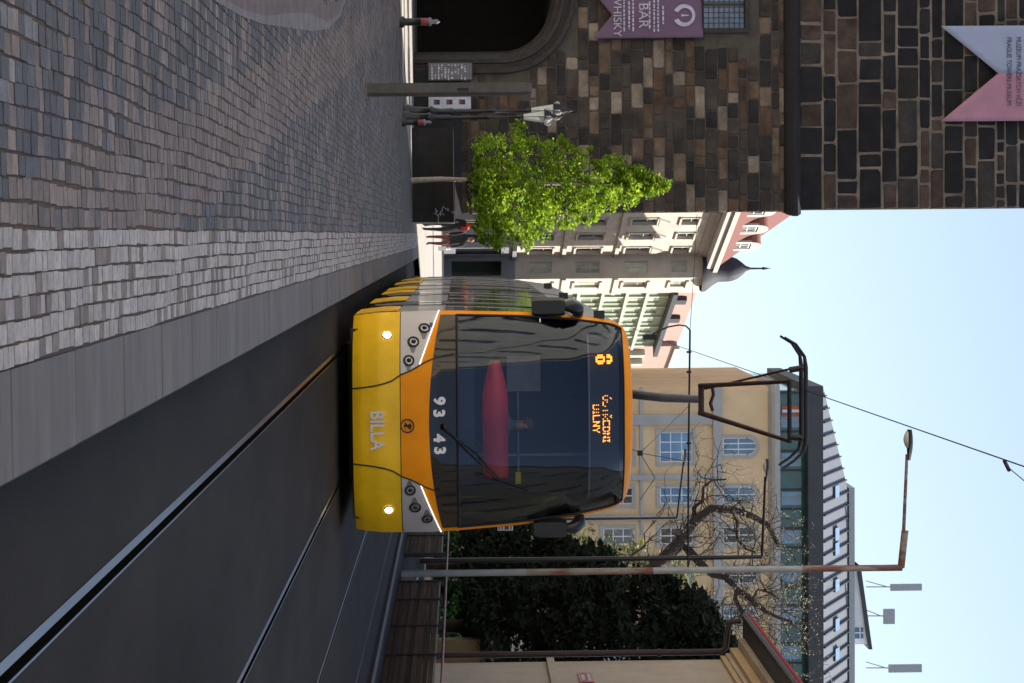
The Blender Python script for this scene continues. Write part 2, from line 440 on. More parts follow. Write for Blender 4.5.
patch('bonnet', -1, 1, zs, zb, m_ora, 0, 120, 10)
for sg in (-1, 1):
    hp = patch('headlight_panel', sg*.462, sg*1.0, k(.693), lambda s: max(.694, zs(s)-.004), m_sil, .002, 60, 8)
    MB().tube([fP(sg*(.54+.46*i/16), zs(.54+.46*i/16)-.012, .008) for i in range(17)], .007, m_strip, 6).build('light_strip', hp)
    lights = [(.85, .955, .058), (.735, .835, .058), (.575, .785, .055)] if sg < 0 else [(.58, .785, .055), (.745, .835, .058), (.86, .965, .055)]
    for s_, z_, r_ in lights:
        s_ = abs(s_)*sg; c = fP(s_, z_, .004); n = (fP(s_, z_, .05)-fP(s_, z_)).normalized()
        hl = MB(); R3 = n.to_track_quat('Z', 'Y').to_matrix()
        def ringp(r, h): return [c+R3@Vector((r*math.cos(t), r*math.sin(t), h)) for t in (2*math.pi*i/24 for i in range(24))]
        hl.grid([ringp(r_*1.15, -.004), ringp(r_*1.12, .012), ringp(r_*.86, .014), ringp(r_*.78, .002)], m_dark, True, True)
        h = hl.build('headlight', hp)
        l2 = MB(); l2.grid([ringp(r_*.80, .004), ringp(r_*.5, .010), ringp(r_*.38, .004)], m_lens, True, True)
        l2.grid([ringp(r_*.38, .004), ringp(r_*.36, .016), ringp(r_*.05, .024)], m_dark, True, True)
        l2.build('lens', h)
        # teardrop recess running towards the middle of the tram
        tp = MB(); inn = -sg
        pts = [fP(s_+inn*r_*1.0/1.23*q1, z_-.35*r_*q1-.01, .0035) for q1 in (0, 1.9)]
        rows = []
        for q1 in range(7):
            t = q1/6; ww = r_*1.05*(1-t*.75)
            a = fP(s_+inn*(r_*2.0*t)/1.23, z_-.006-ww*.95, .0032); b = fP(s_+inn*(r_*2.0*t)/1.23, z_-.006+ww*.95, .0032)
            rows.append([a, b])
        tp.grid(rows, m_grey, False); tp.build('lamp_recess', h)
    # round daytime lamp in the apron
    s_ = (-.80 if sg < 0 else .765); z_ = .545
    c = fP(s_, z_, .002); n = (fP(s_, z_, .05)-fP(s_, z_)).normalized(); R3 = n.to_track_quat('Z', 'Y').to_matrix()
    def ringp(r, h): return [c+R3@Vector((r*math.cos(t), r*math.sin(t), h)) for t in (2*math.pi*i/24 for i in range(24))]
    fl = MB(); fl.grid([ringp(.060, 0), ringp(.054, .008), ringp(.044, .006)], m_dark, True, True); fl = fl.build('daytime_light', tram)
    lb = MB(); lb.grid([ringp(.045, .006), ringp(.03, .014), ringp(.001, .018)], m_lamp, True, True); lb.build('lens', fl)
    # seam between bonnet and corner
    sm = [(.345, .172), (.352, .30), (.36, .40), (.375, .50), (.40, .60), (.455, .70), (.485, .80), (.52, .88), (.55, .945), (.585, 1.045), (.61, 1.16), (.625, 1.29)]
    sm = [(interp([(b, a) for a, b in sm], .172+1.11*q/40), .172+1.11*q/40) for q in range(41)]
    pts = [fP(sg*a, b, .004) for a, b in sm]
    MB().tube(pts, .0085, m_rubber, 6).build('panel_seam', tram)
MB().tube([fP(-1+2*i/40, .69, .001) for i in range(41)], .005, m_rubber, 6).build('panel_seam', tram)
# black number band, windscreen and its orange surround
patch('number_band', -.985, .985, zb, lambda s: 1.305, m_band, .001, 80, 8)
patch('windscreen', -.965, .965, k(1.315), k(3.19), m_glass, .001, 48, 24)
ws = MB()
ws.tube([fP(-.965+1.93*i/40, 1.31, .001) for i in range(41)], .014, m_rubber, 6)
ws.tube([fP(-.965+1.93*i/40, 3.19, .001) for i in range(41)], .010, m_rubber, 6)
for sg in (-1, 1): ws.tube([fP(sg*.962, 1.31+1.88*i/30, .001) for i in range(31)], .016, m_rubber, 6)
ws.build('windscreen_seal', tram)
for sg in (-1, 1):
    patch('orange_trim', sg*.966, sg*1.0, lambda s: 1.12, k(3.20), m_ora, .002, 4, 30)
patch('orange_trim', -1, 1, k(3.195), k(3.305), m_ora, .002, 60, 10)
# digits, lettering and emblem
for ch, s_, z_ in (('9', -.215, 1.105), ('3', -.105, 1.10), ('4', .115, 1.10), ('3', .225, 1.105)):
    p = fP(s_, z_, .016); obj('number', text_mesh(ch, .172, m_plate, .004, 1.0, .008), tram, p, (math.pi/2-.28, 0, 0))
p = fP(.035, .43, .008)
obj('lettering', text_mesh('BILLA', .215, m_plate, .002, .82, .004), tram, p, (math.pi/2+.08, 0, 0))
em = MB(); c = fP(.0, .765, .004)
def er(r, h=0): return [(c.x+r*math.cos(t), c.y-h, c.z+r*math.sin(t)) for t in (2*math.pi*i/28 for i in range(28))]
em.grid([er(.078), er(.078, .006), er(.064, .006), er(.064)], m_black, False, True)
em.face([(c.x-.035, c.y-.006, c.z-.02), (c.x+.005, c.y-.006, c.z-.045), (c.x+.012, c.y-.006, c.z+.0), (c.x+.045, c.y-.006, c.z+.03), (c.x+.0, c.y-.006, c.z+.048), (c.x-.03, c.y-.006, c.z+.03), (c.x-.012, c.y-.006, c.z+.002)], m_black)
em.box((c.x-.045, c.y-.007, c.z-.03), (c.x+.045, c.y-.004, c.z-.024), m_black)
em.build('emblem', tram)
a = fP(-.865, 1.03, .005); MB().box((a.x-.04, a.y-.006, a.z-.018), (a.x+.04, a.y+.004, a.z+.018), M('blue_sticker', (.05, .18, .5), .5)).build('sticker', tram)
# wiper
wp = MB(); a = (.02, 1.17)
for dz in (0, .07):
    wp.tube([fP(.015+dz*.4, 1.16, .04), fP(.25, 1.42+dz, .055), fP(.50+dz*.2, 1.72+dz*.6, .05)], .010, m_black, 6)
wp.tube([fP(.45, 1.50, .03), fP(.55, 1.78, .035), fP(.66, 2.08, .03)], .012, m_rubber, 6)
wp.lathe([(.0, -.02), (.035, -.02), (.035, .02), (0, .02)], m_black, tuple(fP(.02, 1.16, .03)), 12)
wp.build('wiper', tram)
# body: cross-section carried along the length, three modules
ZT = [.22,.45,.70,.95,1.18,1.30,1.7,2.1,2.5,2.62,2.8,2.95,3.05,3.15,3.22,3.28,3.31]
def bend(y): return .28*max(0, (y-15)/16.4)**2
def sideP(sg, z, y, off=0.): return Vector((sg*(interp(HW, z)+off)+bend(y), max(y, interp(RK, z)+.5), z))
def side_strip(name, sg, zl, y0, y1, m, off=0., parent=tram, n=10):
    mb = MB(); rows = [[sideP(sg, z, y0+(y1-y0)*i/n, off) for i in range(n+1)] for z in zl]
    if off:
        e = [[sideP(sg, z, y0, o) for o in (0, off)] for z in zl]; mb.grid(e, m, False)
        e = [[sideP(sg, z, y1, o) for o in (0, off)] for z in zl]; mb.grid(e, m, False)
        for z in (zl[0], zl[-1]): mb.grid([[sideP(sg, z, y0+(y1-y0)*i/n, 0) for i in range(n+1)], [sideP(sg, z, y0+(y1-y0)*i/n, off) for i in range(n+1)]], m, False)
    mb.grid(rows, m); return mb.build(name, parent)
mods = [(.5, 10.2), (10.6, 20.8), (21.2, 31.4)]
for sg in (-1, 1):
    for mi, (y0, y1) in enumerate(mods):
        sp = side_strip('side_panel', sg, [.66,.7,.95,1.18], y0, y1, m_silside)
        wb = side_strip('window_band', sg, [1.18,1.30,1.7,2.1,2.5,2.62], y0, y1, m_sidegl)
        y = y0+1.55
        while y < y1-.3:
            side_strip('pillar', sg, [1.2,1.7,2.1,2.5,2.6], y, y+.10, m_silside, .006, wb, 1); y += 1.6
        up = side_strip('roof_edge', sg, [2.62,2.8,2.95,3.05,3.15,3.22,3.28,3.31], y0, y1, m_lgrey)
        # yellow skirt in pods, dark between them
        L = y1-y0
        for (a, b) in ((.02, .17), (.42, .60), (.84, .98)):
            side_strip('skirt', sg, [.18,.3,.45,.60,.655], y0+L*a, y0+L*b, m_yel, .012)
        side_strip('skirt_recess', sg, [.24,.45,.66], y0, y1, m_dark, -.10)
        for a in (.22, .68):
            dr = side_strip('door', sg, [.30,.7,1.2,1.7,2.1,2.5], y0+L*a, y0+L*a+1.3, m_sidegl, .010)
            side_strip('door_edge', sg, [.30,.7,1.2,1.7,2.1,2.5], y0+L*a+.62, y0+L*a+.68, m_silside, .016, dr, 1)
        for yy in (y0+.9, y0+5.2):
            c = sideP(sg, 1.42, yy, .012); MB().box((c.x-.006, c.y-.05, c.z-.02), (c.x+.006, c.y+.05, c.z+.02), m_ora).build('side_marker', sp)
for a, b in ((10.2, 10.6), (20.8, 21.2)):
    bw = MB(); rows = []
    for i in range(9):
        y = a+(b-a)*i/8; o = -.06 if i % 2 else -.02
        rows.append([sideP(-1, z, y, o) for z in ZT]+[sideP(1, z, y, o) for z in ZT[::-1]])
    bw.grid(rows, m_rubber, False); bw.build('bellows', tram)
rf = MB(); rows = []
for i in range(33):
    y = 1.0+30.4*i/32
    rows.append([(sx*interp(HW, zz)+bend(y), max(y, interp(RK, zz)+(0.5 if abs(sx) == 1 else .0)), zz) for sx, zz in ((-1, 3.28), (-1, 3.31), (-.3, 3.335), (.3, 3.335), (1, 3.31), (1, 3.28))])
rf.grid(rows, m_lgrey, False); rf.build('roof', tram)
ed = MB(); ed.face([sideP(-1, z, 31.4) for z in ZT]+[sideP(1, z, 31.4) for z in ZT[::-1]], m_silside); ed.build('rear_wall', tram)
ub = MB(); ub.box((-1.05, .35, .14), (1.05, 31.0, .30), m_dark)
for yy in (2.6, 10.4, 21.0, 28.6):
    for dy in (0, 1.8): ub.box((-.80, yy+dy-.3, .005), (.80, yy+dy+.3, .3), m_dark)
ub.build('underframe', tram)
for i, (yy, hh, x0, x1) in enumerate([(6.2, .30, -.70, .7), (12.0, .34, -.75, .75), (17.0, .30, -.7, .7), (23.5, .34, -.75, .75)]):
    bend_x = bend(yy+1.6)
    MB().box((x0+bend_x, yy, 3.33), (x1+bend_x, yy+3.0, 3.33+hh*.8), m_lgrey).build('roof_unit', tram)
# mirrors and small roof-edge camera pods
for sg in (-1, 1):
    xa, xb = sorted((sg*1.15, sg*1.36))
    mb = MB(); y0 = .86
    rows = []
    for t in range(7):
        z = 2.16+.37*t/6; e = .012 if t in (0, 6) else 0
        rows.append([(xa+e, y0+.02, z), (xa+.03+e, y0-.03, z), (xb-.03-e, y0-.03, z), (xb-e, y0+.02, z), (xb-e, y0+.14, z), (xa+e, y0+.14, z)])
    mb.grid(rows, m_black, False, True); mb.face(rows[0], m_black); mb.face(rows[-1], m_black)
    o = mb.build('mirror', tram)
    MB().tube([(sg*1.26, y0+.06, 2.52), (sg*1.26, y0+.06, 2.60), (sg*1.22, y0+.15, 2.68), (sg*1.12, y0+.36, 2.70)], [.05, .075, .075, .05], m_black, 10).build('mirror_arm', o)
for yy, z_, sz in ((1.25, 2.93, .07), (8.5, 2.85, .08), (14.5, 2.85, .09)):
    c = sideP(-1, z_, yy, .03); MB().box((c.x-.06, c.y-.05, c.z-.05), (c.x+.03, c.y+.08, c.z+sz), m_black).build('camera_pod', tram)
# cab interior
ci = MB()
ci.box((-1.0, .7, .95), (1.0, 2.3, 1.0), m_cab)
ci.box((-1.02, 2.4, 1.0), (1.02, 2.45, 3.15), m_cab)
for sg in (-1, 1): ci.box((sg*1.03-.01, 1.1, 1.0), (sg*1.03+.01, 2.4, 1.35), m_cab)
ci.box((-1.0, 1.2, 3.12), (1.0, 2.4, 3.15), m_cab)
ci.build('cab_interior', tram)
pt = MB(); pt.box((.55, 2.35, 1.0), (.58, 2.39, 2.9), m_grey).box((-.3, 2.35, 2.02), (.9, 2.385, 2.04), m_grey).box((-.62, 2.34, 1.9), (-.2, 2.385, 2.3), m_grey); pt.build('partition_frame', tram)
ds = MB(); rows = []
for i in range(25):
    x = -.66+1.34*i/24; t = min(1, (x+.66)/.5); hh = .055+.09*math.sin(t*math.pi/2); yy = .78+.42*abs(x)**2.2
    zc = 1.735-.0*t
    rows.append([(x, yy+.02, zc-hh), (x, yy-.03, zc-hh*.7), (x, yy-.05, zc), (x, yy-.03, zc+hh*.7), (x, yy+.03, zc+hh), (x, yy+.25, zc+hh)])
ds.grid(rows, m_red); ds.build('dashboard', tram)
swm = MB(); cs_ = Vector((.17, 1.42, 1.66)); ax1 = Vector((1, 0, 0)); ax2 = Vector((0, .55, .83))
swm.tube([cs_+.22*(math.cos(t)*ax1+math.sin(t)*ax2) for t in (2*math.pi*i/24 for i in range(25))], .016, m_black, 6, False); swm.tube([cs_-.22*ax1, cs_+.22*ax1], .014, m_black, 6); swm.tube([cs_, cs_+Vector((0, -.3, -.35))], .03, m_black, 6); swm.build('steering_wheel', tram)
cn = MB(); cn.box((-.75, .75, 1.0), (.75, 1.0, 1.5), m_cab); cn.build('console', tram)
stq = MB(); stq.box((.62, .93, 1.96), (.75, .935, 2.02), M('yellow_note', (.5, .45, .02), .6)); stq.build('notice', tram)
# destination display behind the top of the windscreen
dd = MB()
def dsp(x, z): 
    s = x/interp(HW, z); q = fP(s, z); return Vector((x, q.y+.07, z))
dd.grid([[dsp(-.93+1.86*i/24, z) for i in range(25)] for z in (2.78, 2.80)], m_grey)
dd.grid([[dsp(-.93+1.86*i/24, z) for i in range(25)] for z in (2.80, 2.95, 3.14)], M('display_panel', (.028, .034, .042), .5, 0, .1, 3))
dd.build('destination_display', tram)
FONT = {'8': ['01110','11011','11011','00000','01110','11011','11011','11011','01110'],
 'U':['00010','00100','10001','10001','10001','10001','10001','10001','01110'],'S':['00000','00000','01111','10000','10000','01110','00001','00001','11110'],
 'T':['00000','00000','11111','00100','00100','00100','00100','00100','00100'],'R':['01010','00100','11110','10001','10001','11110','10100','10010','10001'],
 'E':['00000','00000','11111','10000','10000','11110','10000','10000','11111'],'D':['00000','00000','11110','10001','10001','10001','10001','10001','11110'],
 'N':['00000','00000','10001','11001','11001','10101','10011','10011','10001'],'I':['001','010','111','010','010','010','010','010','111'],
 'L':['00000','00000','10000','10000','10000','10000','10000','10000','11111'],'Y':['00000','00000','10001','10001','01010','00100','00100','00100','00100']}
def led(txt, x, z, px, drop, dimto=0):
    mb = MB()
    for ci_, ch in enumerate(txt):
        gl = FONT[ch]
        for r, line in enumerate(gl):
            for c_, b in enumerate(line):
                if b == '1' and not drop(ci_, r):
                    q = dsp(x+c_*px, z-r*px) - Vector((0, .006, 0)); m = m_leddim if ci_ < dimto and r % 3 == 0 else m_led
                    mb.face([(q.x-.5*px, q.y, q.z-.5*px), (q.x+.42*px, q.y, q.z-.5*px), (q.x+.42*px, q.y, q.z+.45*px), (q.x-.5*px, q.y, q.z+.45*px)], m)
        x += (len(gl[0])+1)*px
    return mb.build('display_text', tram)
led('8', -.70, 3.055, .0215, lambda c, r: r == 3)
led('USTREDNI', -.25, 3.045, .0118, lambda c, r: (c < 4 and r in (2, 3, 5, 7)) or (c >= 4 and r in (0, 1, 5)))
led('DILNY', -.15, 2.93, .0118, lambda c, r: (c < 2 and r in (2, 4, 6)) or r in (0, 1))
# pantograph
pg = MB().box((-.5, 3.6, 3.33), (.5, 5.2, 3.43), m_dark).build('pantograph', tram)
K = Vector((-.10, 2.1, 4.20))
MB().tube([(.0, 4.6, 3.44), (-.04, 3.2, 3.85), K], [.06, .055, .045], m_grey, 10).build('lower_arm', pg)
ua = MB()
ua.tube([K+Vector((-.17, 0, 0)), K+Vector((.17, 0, 0))], .035, m_pano)
ua.tube([K+Vector((-.16, .02, .13)), K+Vector((-.05, .02, .15)), K+Vector((.05, .02, .11)), K+Vector((.14, .02, .14))], .02, m_pano)
hz = 5.10
ua.tube([K+Vector((-.16, 0, -.02)), (-.38, .95, hz-.02)], [.03, .022], m_pano)
ua.tube([K+Vector((.16, 0, -.02)), (.30, .95, hz-.02)], [.034, .024], m_pano)
ua.tube([K+Vector((-.12, .05, .05)), (-.52, 1.0, hz-.0)], .014, m_pano)
ua.tube([(-.40, .95, hz-.02), (.32, .95, hz-.02)], .026, m_dark)
ua.build('upper_arm', pg)
hd = MB(); cxh = -.13
for yy in (.78, 1.12):
    hd.tube([(cxh-.76, yy, hz-.10), (cxh-.68, yy, hz+.03), (cxh-.54, yy, hz+.125), (cxh-.42, yy, hz+.14), (cxh+.42, yy, hz+.14), (cxh+.54, yy, hz+.11), (cxh+.64, yy, hz+.0), (cxh+.72, yy, hz-.12)], [.014, .016, .02, .026, .026, .02, .016, .014], m_dark)
for xx in (-.4, .40):
    hd.tube([(cxh+xx, .78, hz+.11), (cxh+xx, 1.12, hz+.11)], .02, m_dark); hd.tube([(cxh+xx*.95, .95, hz-.02), (cxh+xx, .95, hz+.11)], .035, m_dark)
hd.build('collector_head', pg)

# ------------------------------------------------------------------ people
def person(name, label, loc, rz, pose, paint, hair, scale=1.0):
    V, E, Rd = [], [], []
    idx = {}
    def v(n, p, r, parent=None):
        idx[n] = len(V); V.append(p); Rd.append(r)
        if parent is not None: E.append((idx[parent], idx[n]))
    P = pose
    v('pel', P.get('pel', (0, 0, .95)), .135)
    v('spi', P.get('spi', (0, .0, 1.14)), .125, 'pel'); v('che', P.get('che', (0, 0, 1.34)), .145, 'spi')
    v('nec', P.get('nec', (0, -.01, 1.49)), .055, 'che'); v('hb', P.get('hb', (0, -.03, 1.56)), .07, 'nec')
    hp = Vector(P.get('hed', (0, -.035, 1.64)))
    v('hed', tuple(hp), .092, 'hb'); v('top', (hp.x, hp.y+.01, hp.z+.085), .07, 'hed')
    v('nose', (hp.x, hp.y-.105, hp.z-.01), .016, 'hed')
    for sg, sd_ in ((-1, 'l'), (1, 'r')):
        v('sho'+sd_, P.get('sho'+sd_, (sg*.18, 0, 1.41)), .07, 'che')
        v('elb'+sd_, P.get('elb'+sd_, (sg*.24, .03, 1.13)), .05, 'sho'+sd_)
        wr = Vector(P.get('wri'+sd_, (sg*.25, -.06, .89))); v('wri'+sd_, tuple(wr), .034, 'elb'+sd_)
        el = Vector(V[idx['elb'+sd_]]); d = (wr-el).normalized()
        pm = wr+d*.075; v('pal'+sd_, tuple(pm), .032, 'wri'+sd_)
        side = d.cross(Vector((sg, 0, 0))); side = side.normalized() if side.length > .1 else Vector((0, 1, 0))
        for fi, L in enumerate((.065, .078, .072, .056)):
            b = pm+side*(fi-1.5)*.018+d*.02; v('f%d%s' % (fi, sd_), tuple(b), .011, 'pal'+sd_)
            v('g%d%s' % (fi, sd_), tuple(b+d*L*.6+Vector((-sg*.012, 0, 0))), .009, 'f%d%s' % (fi, sd_))
            v('h%d%s' % (fi, sd_), tuple(b+d*L+Vector((-sg*.03, 0, 0))), .008, 'g%d%s' % (fi, sd_))
        tb = wr+d*.035-side*.03; v('t0'+sd_, tuple(tb), .013, 'wri'+sd_); v('t1'+sd_, tuple(tb+d*.045-side*.02), .01, 't0'+sd_)
        v('hip'+sd_, P.get('hip'+sd_, (sg*.095, 0, .89)), .10, 'pel')
        v('kne'+sd_, P.get('kne'+sd_, (sg*.10, -.03, .50)), .066, 'hip'+sd_)
        an = P.get('ank'+sd_, (sg*.10, .03, .09)); v('ank'+sd_, an, .045, 'kne'+sd_)
        v('toe'+sd_, P.get('toe'+sd_, (an[0]+sg*.015, an[1]-.17, .04)), .036, 'ank'+sd_)
    me = bpy.data.meshes.new(name); me.from_pydata(V, E, []); o = bpy.data.objects.new('tmp', me); C.objects.link(o)
    sk = o.modifiers.new('s', 'SKIN'); sk.use_smooth_shade = True
    if not me.skin_vertices: me.attributes
    for i, r in enumerate(Rd):
        d = me.skin_vertices[0].data[i]; d.radius = (r, r); d.use_root = (i == 0)
    o.modifiers.new('u', 'SUBSURF').levels = 1
    bpy.context.view_layer.update()
    m2 = bpy.data.meshes.new_from_object(o.evaluated_get(bpy.context.evaluated_depsgraph_get())); m2.name = name
    bpy.data.objects.remove(o)
    mats = []; m2.materials.clear()
    mi = []
    for p in m2.polygons:
        m = paint(p.center, hp)
        if m not in mats: mats.append(m); m2.materials.append(m)
        mi.append(mats.index(m))
    m2.polygons.foreach_set('material_index', mi)
    m2.polygons.foreach_set('use_smooth', [True]*len(m2.polygons))
    b = obj(name, m2, None, loc, (0, 0, rz)); b.scale = (scale,)*3
    tag(b, label, 'person')
    # hair: a cap over the back and top of the head
    hb = MB(); rows = []
    for i in range(9):
        th = math.pi*.62*i/8
        row = []
        for j in range(20):
            ph = 2*math.pi*j/20; fr = max(0, -math.sin(ph)); t2 = th*(1-.42*fr)
            row.append((hp.x+.098*math.sin(t2)*math.cos(ph), hp.y+.012+.108*math.sin(t2)*math.sin(ph), hp.z+.02+.115*math.cos(t2)))
        rows.append(row)
    hb.grid(rows, hair, True, True); hb.build('hair', b)
    return b
def paint_walk(top, bot, shoe=m_black, cut=.93):
    def f(c, hp):
        if c.z > 1.53: return m_skin
        if c.z < .085: return shoe
        if abs(c.x) > .17 and c.z < .90: return m_skin
        return top if c.z > cut else bot
    return f
gA = atz(421.5, 227, ZP); gB = atz(425.5, 240, ZP)
pA = person('person', 'person in black jacket and trousers with a red scarf beside the dark parapet', (gA.x, gA.y, ZP), R(195), {'kner': (.10, -.10, .52), 'ankr': (.10, .14, .12), 'knel': (-.1, -.06, .5), 'ankl': (-.1, -.12, .09)}, paint_walk(m_cloth, m_jeans), m_hair, .93)
sc = MB(); sc.lathe([(.075, 1.47), (.12, 1.45), (.125, 1.50), (.10, 1.55), (.07, 1.56)], m_redc, (0, -.01, 0), 16); sc.box((-.09, .08, 1.28), (.02, .13, 1.5), m_redc); sc.build('scarf', pA)
pB = person('person', 'person in maroon trousers and black coat carrying a white bag', (gB.x, gB.y, ZP), R(170), {'knel': (-.12, -.10, .52), 'ankl': (-.13, .10, .10), 'kner': (.12, -.04, .5), 'ankr': (.14, -.12, .09)}, paint_walk(m_cloth, m_trous, m_trous, .86), m_hair, .93)
bg = MB(); bg.box((-.11, -.10, -.32), (.11, .0, -.06), m_white); bg.tube([(-.1, -.07, -.06), (0, -.07, .10), (.1, -.07, -.06)], .012, m_white, 6)
qb = pB.matrix_basis @ Vector((-.25, -.08, .80))
tag(bg.build('tote_bag', None, qb, (0, 0, R(100))), 'small white tote bag hanging from the hand of the person in maroon trousers', 'bag')
# driver
def paint_drv(c, hp):
    if c.z > hp.z-.09:
        for sx in (-.035, .035):
            if abs(c.x-hp.x-sx) < .018 and abs(c.z-hp.z-.015) < .012 and c.y < hp.y-.05: return m_hair
        return m_skin
    if c.z < .95: return m_jeans
    if c.y < -.42: return m_skin
    return m_blue
seat = {'pel': (0, 0, .62), 'spi': (0, -.01, .82), 'che': (0, -.03, 1.02), 'nec': (0, -.05, 1.17), 'hb': (0, -.08, 1.24), 'hed': (0, -.09, 1.32),
        'shol': (-.18, -.03, 1.08), 'shor': (.18, -.03, 1.08), 'elbl': (-.26, -.14, .84), 'elbr': (.26, -.14, .84), 'wril': (-.2, -.40, .86), 'wrir': (.2, -.40, .86),
        'hipl': (-.1, -.03, .58), 'hipr': (.1, -.03, .58), 'knel': (-.13, -.42, .58), 'kner': (.13, -.42, .58), 'ankl': (-.13, -.48, .18), 'ankr': (.13, -.48, .18)}
D = person('person', 'driver in a dark blue shirt sitting behind the tram windscreen', (TX+.17, TY+2.0, .76), 0, seat, paint_drv, M('grey_brown_hair', (.12, .09, .075), .7))
dch = thing('driver_seat', 'dark driver seat behind the tram dashboard', 'seat', (TX+.17, TY+2.0, 1.0))
MB().box((-.24, -.25, 0), (.24, .22, .24), m_cab).build('cushion', dch); MB().box((-.23, .18, .24), (.23, .27, .95), m_cab).build('backrest', dch)

# ------------------------------------------------------------------ tower
TWY = 58.0
pr = at(640, 213, TWY); xr_ = pr.x                # right edge
zc0, zc1 = at(788, 200, TWY).z, at(798, 200, TWY).z
TL = -13.0
tower = thing('stone_tower', 'dark medieval stone tower with pointed gateway and two hanging banners', 'tower', (0, TWY, 0))
ga = at(500, 50, TWY)                               # springing of the gateway arch
jx = ga.x; zsp = ga.z; axx = jx-1.7                 # right jamb, springing, arch axis
def in_arch(x, z, grow=0.):
    dx = abs(x-axx); hwid = (jx-axx)+grow
    if dx > hwid: return False
    return z <= zsp+(1.40+grow)*(1-(dx/hwid)**2.2)**(1/2.2)
wz0, wz1 = at(704, 10, TWY).z, at(745, 10, TWY).z
wx1 = at(720, 28, TWY).x; wx0 = wx1-1.25
def masonry(name, x0, x1, z0, z1, rowh, lens, colf, rnd, yf, mort, proud=.03, gap=.018):
    mb = MB(); ks = mb.mat(m_stone); z = z0
    while z < z1-.02:
        h = min(rnd.uniform(*rowh), z1-z)
        if z1-(z+h) < .12: h = z1-z
        x = x1
        while x > x0:
            L = rnd.uniform(*lens)*(.7+.6*h/rowh[1])
            a, b = max(x0, x-L), x
            hh = h
            g1 = gap*rnd.uniform(.6, 1.6)
            cx_, cz_ = (a+b)/2, z+h/2
            skip = any(in_arch(px, pz, .52) for px in (a, b, cx_) for pz in (z, z+h)) or (b > wx0-.15 and a < wx1+.15 and z+h > wz0-.12 and z < wz1+.12)
            if not skip and b-a > .06:
                e = min(.03, (b-a)*.2, hh*.2); p = proud*rnd.uniform(.5, 1.3)
                i = len(mb.v); aa, bb, ca, cb = a+g1, b-g1*.5, z+g1, z+hh-g1*.5
                jj = gap*.8; k1 = min(.07, (bb-aa)*.18, (cb-ca)*.22)
                def jt(q=1.): return rnd.uniform(-jj, jj)*q
                c8 = [(aa+k1*rnd.random(), ca), (bb-k1*rnd.random(), ca), (bb, ca+k1*rnd.random()), (bb, cb-k1*rnd.random()), (bb-k1*rnd.random(), cb), (aa+k1*rnd.random(), cb), (aa, cb-k1*rnd.random()), (aa, ca+k1*rnd.random())]
                c8 = [(px+jt(.5), pz+jt(.5)) for px, pz in c8]
                mxx, mzz = (aa+bb)/2, (ca+cb)/2
                mb.v += [(px, yf, pz) for px, pz in c8]+[(px+math.copysign(e*.6, mxx-px), yf-p, pz+math.copysign(e*.6, mzz-pz)) for px, pz in c8]
                mb.f += [tuple(i+8+q for q in range(8))]+[(i+q, i+(q+1) % 8, i+8+(q+1) % 8, i+8+q) for q in range(8)]
                mb.mi += [ks]*9; mb.smooth += [False]*9
                c = colf(cx_, cz_, rnd); mb.col += [c]*16
            x -= L
        z += h
    return mb
def tcol_low(x, z, r):
    c = _tl(x, z, r); return tuple(q*w_ for q, w_ in zip(c, (1.25, 1.15, 1.06)))
def _tl(x, z, r):
    t = r.random()
    n = math.sin(x*1.7+z*.9)+math.sin(x*.6-z*1.3+1)
    pale = (z > 3.2 and z < 6.5 and x > -4.6 and x < -1.2) 
    if t < (.24 if pale else .07): c = (.235, .20, .168)
    elif t < .26+.08*n: c = (.10, .066, .045)
    elif t < .40: c = (.13, .098, .073)
    elif t < .75: c = (.055, .046, .040)
    else: c = (.032, .029, .028)
    v = r.uniform(.75, 1.25); return tuple(q*v for q in c)
def tcol_up(x, z, r):
    t = r.random()
    if t < .12+(.15 if z < zc1+2 else 0): c = (.075, .05, .037)
    elif t < .32: c = (.036, .030, .026)
    else: c = (.015, .0145, .0155)
    v = r.uniform(.75, 1.3); return tuple(q*v for q in c)
# lower stage
lw = masonry('wall', TL, xr_, 1.35, zc0, (.18, .34), (.20, .72), tcol_low, random.Random(11), 0, m_mort2, .022, .016)
# mortar backing cut round the arch and the window
bk = MB(); xs = [TL+(xr_-TL)*i/70 for i in range(71)]; zz = [0+(zc0)*i/90 for i in range(91)]
for i in range(70):
    for jn in range(90):
        cxx, czz = (xs[i]+xs[i+1])/2, (zz[jn]+zz[jn+1])/2
        if in_arch(cxx, czz, .25) or (wx0-.05 < cxx < wx1+.05 and wz0-.05 < czz < wz1+.05): continue
        bk.face([(xs[i], .004, zz[jn]), (xs[i+1], .004, zz[jn]), (xs[i+1], .004, zz[jn+1]), (xs[i], .004, zz[jn+1])], m_mort2)
off = len(lw.v); kk = lw.mat(m_mort2)
lw.v += bk.v; lw.f += [tuple(i+off for i in f) for f in bk.f]; lw.mi += [kk]*len(bk.f); lw.smooth += [False]*len(bk.f); lw.col += [(.1, .1, .1)]*len(bk.v)
for a, b, z0, z1 in ((xr_-.003, 0, 0, zc0),):
    i = len(lw.v); n0 = len(lw.f)
    lw.face([(a, .0, z0), (a-.6, 11, z0), (a-.6, 11, z1), (a, .0, z1)], m_mort2); lw.col += [(.1, .1, .1)]*4
lw.build('wall', tower)
zt = 24.0
xu = at(900, 209.5, TWY-.12).x
up = masonry('wall', TL, xu, zc1, zt, (.26, .66), (.28, 1.2), tcol_up, random.Random(23), -.12, m_mort, .022, .038)
up.face([(TL, -.118, zc1), (xu, -.118, zc1), (xu, -.118, zt), (TL, -.118, zt)], m_mort); up.col += [(.1, .1, .1)]*4
up.face([(xu-.003, -.12, zc1), (xu-.6, 11, zc1), (xu-.6, 11, zt), (xu-.003, -.12, zt)], m_mort); up.col += [(.1, .1, .1)]*4
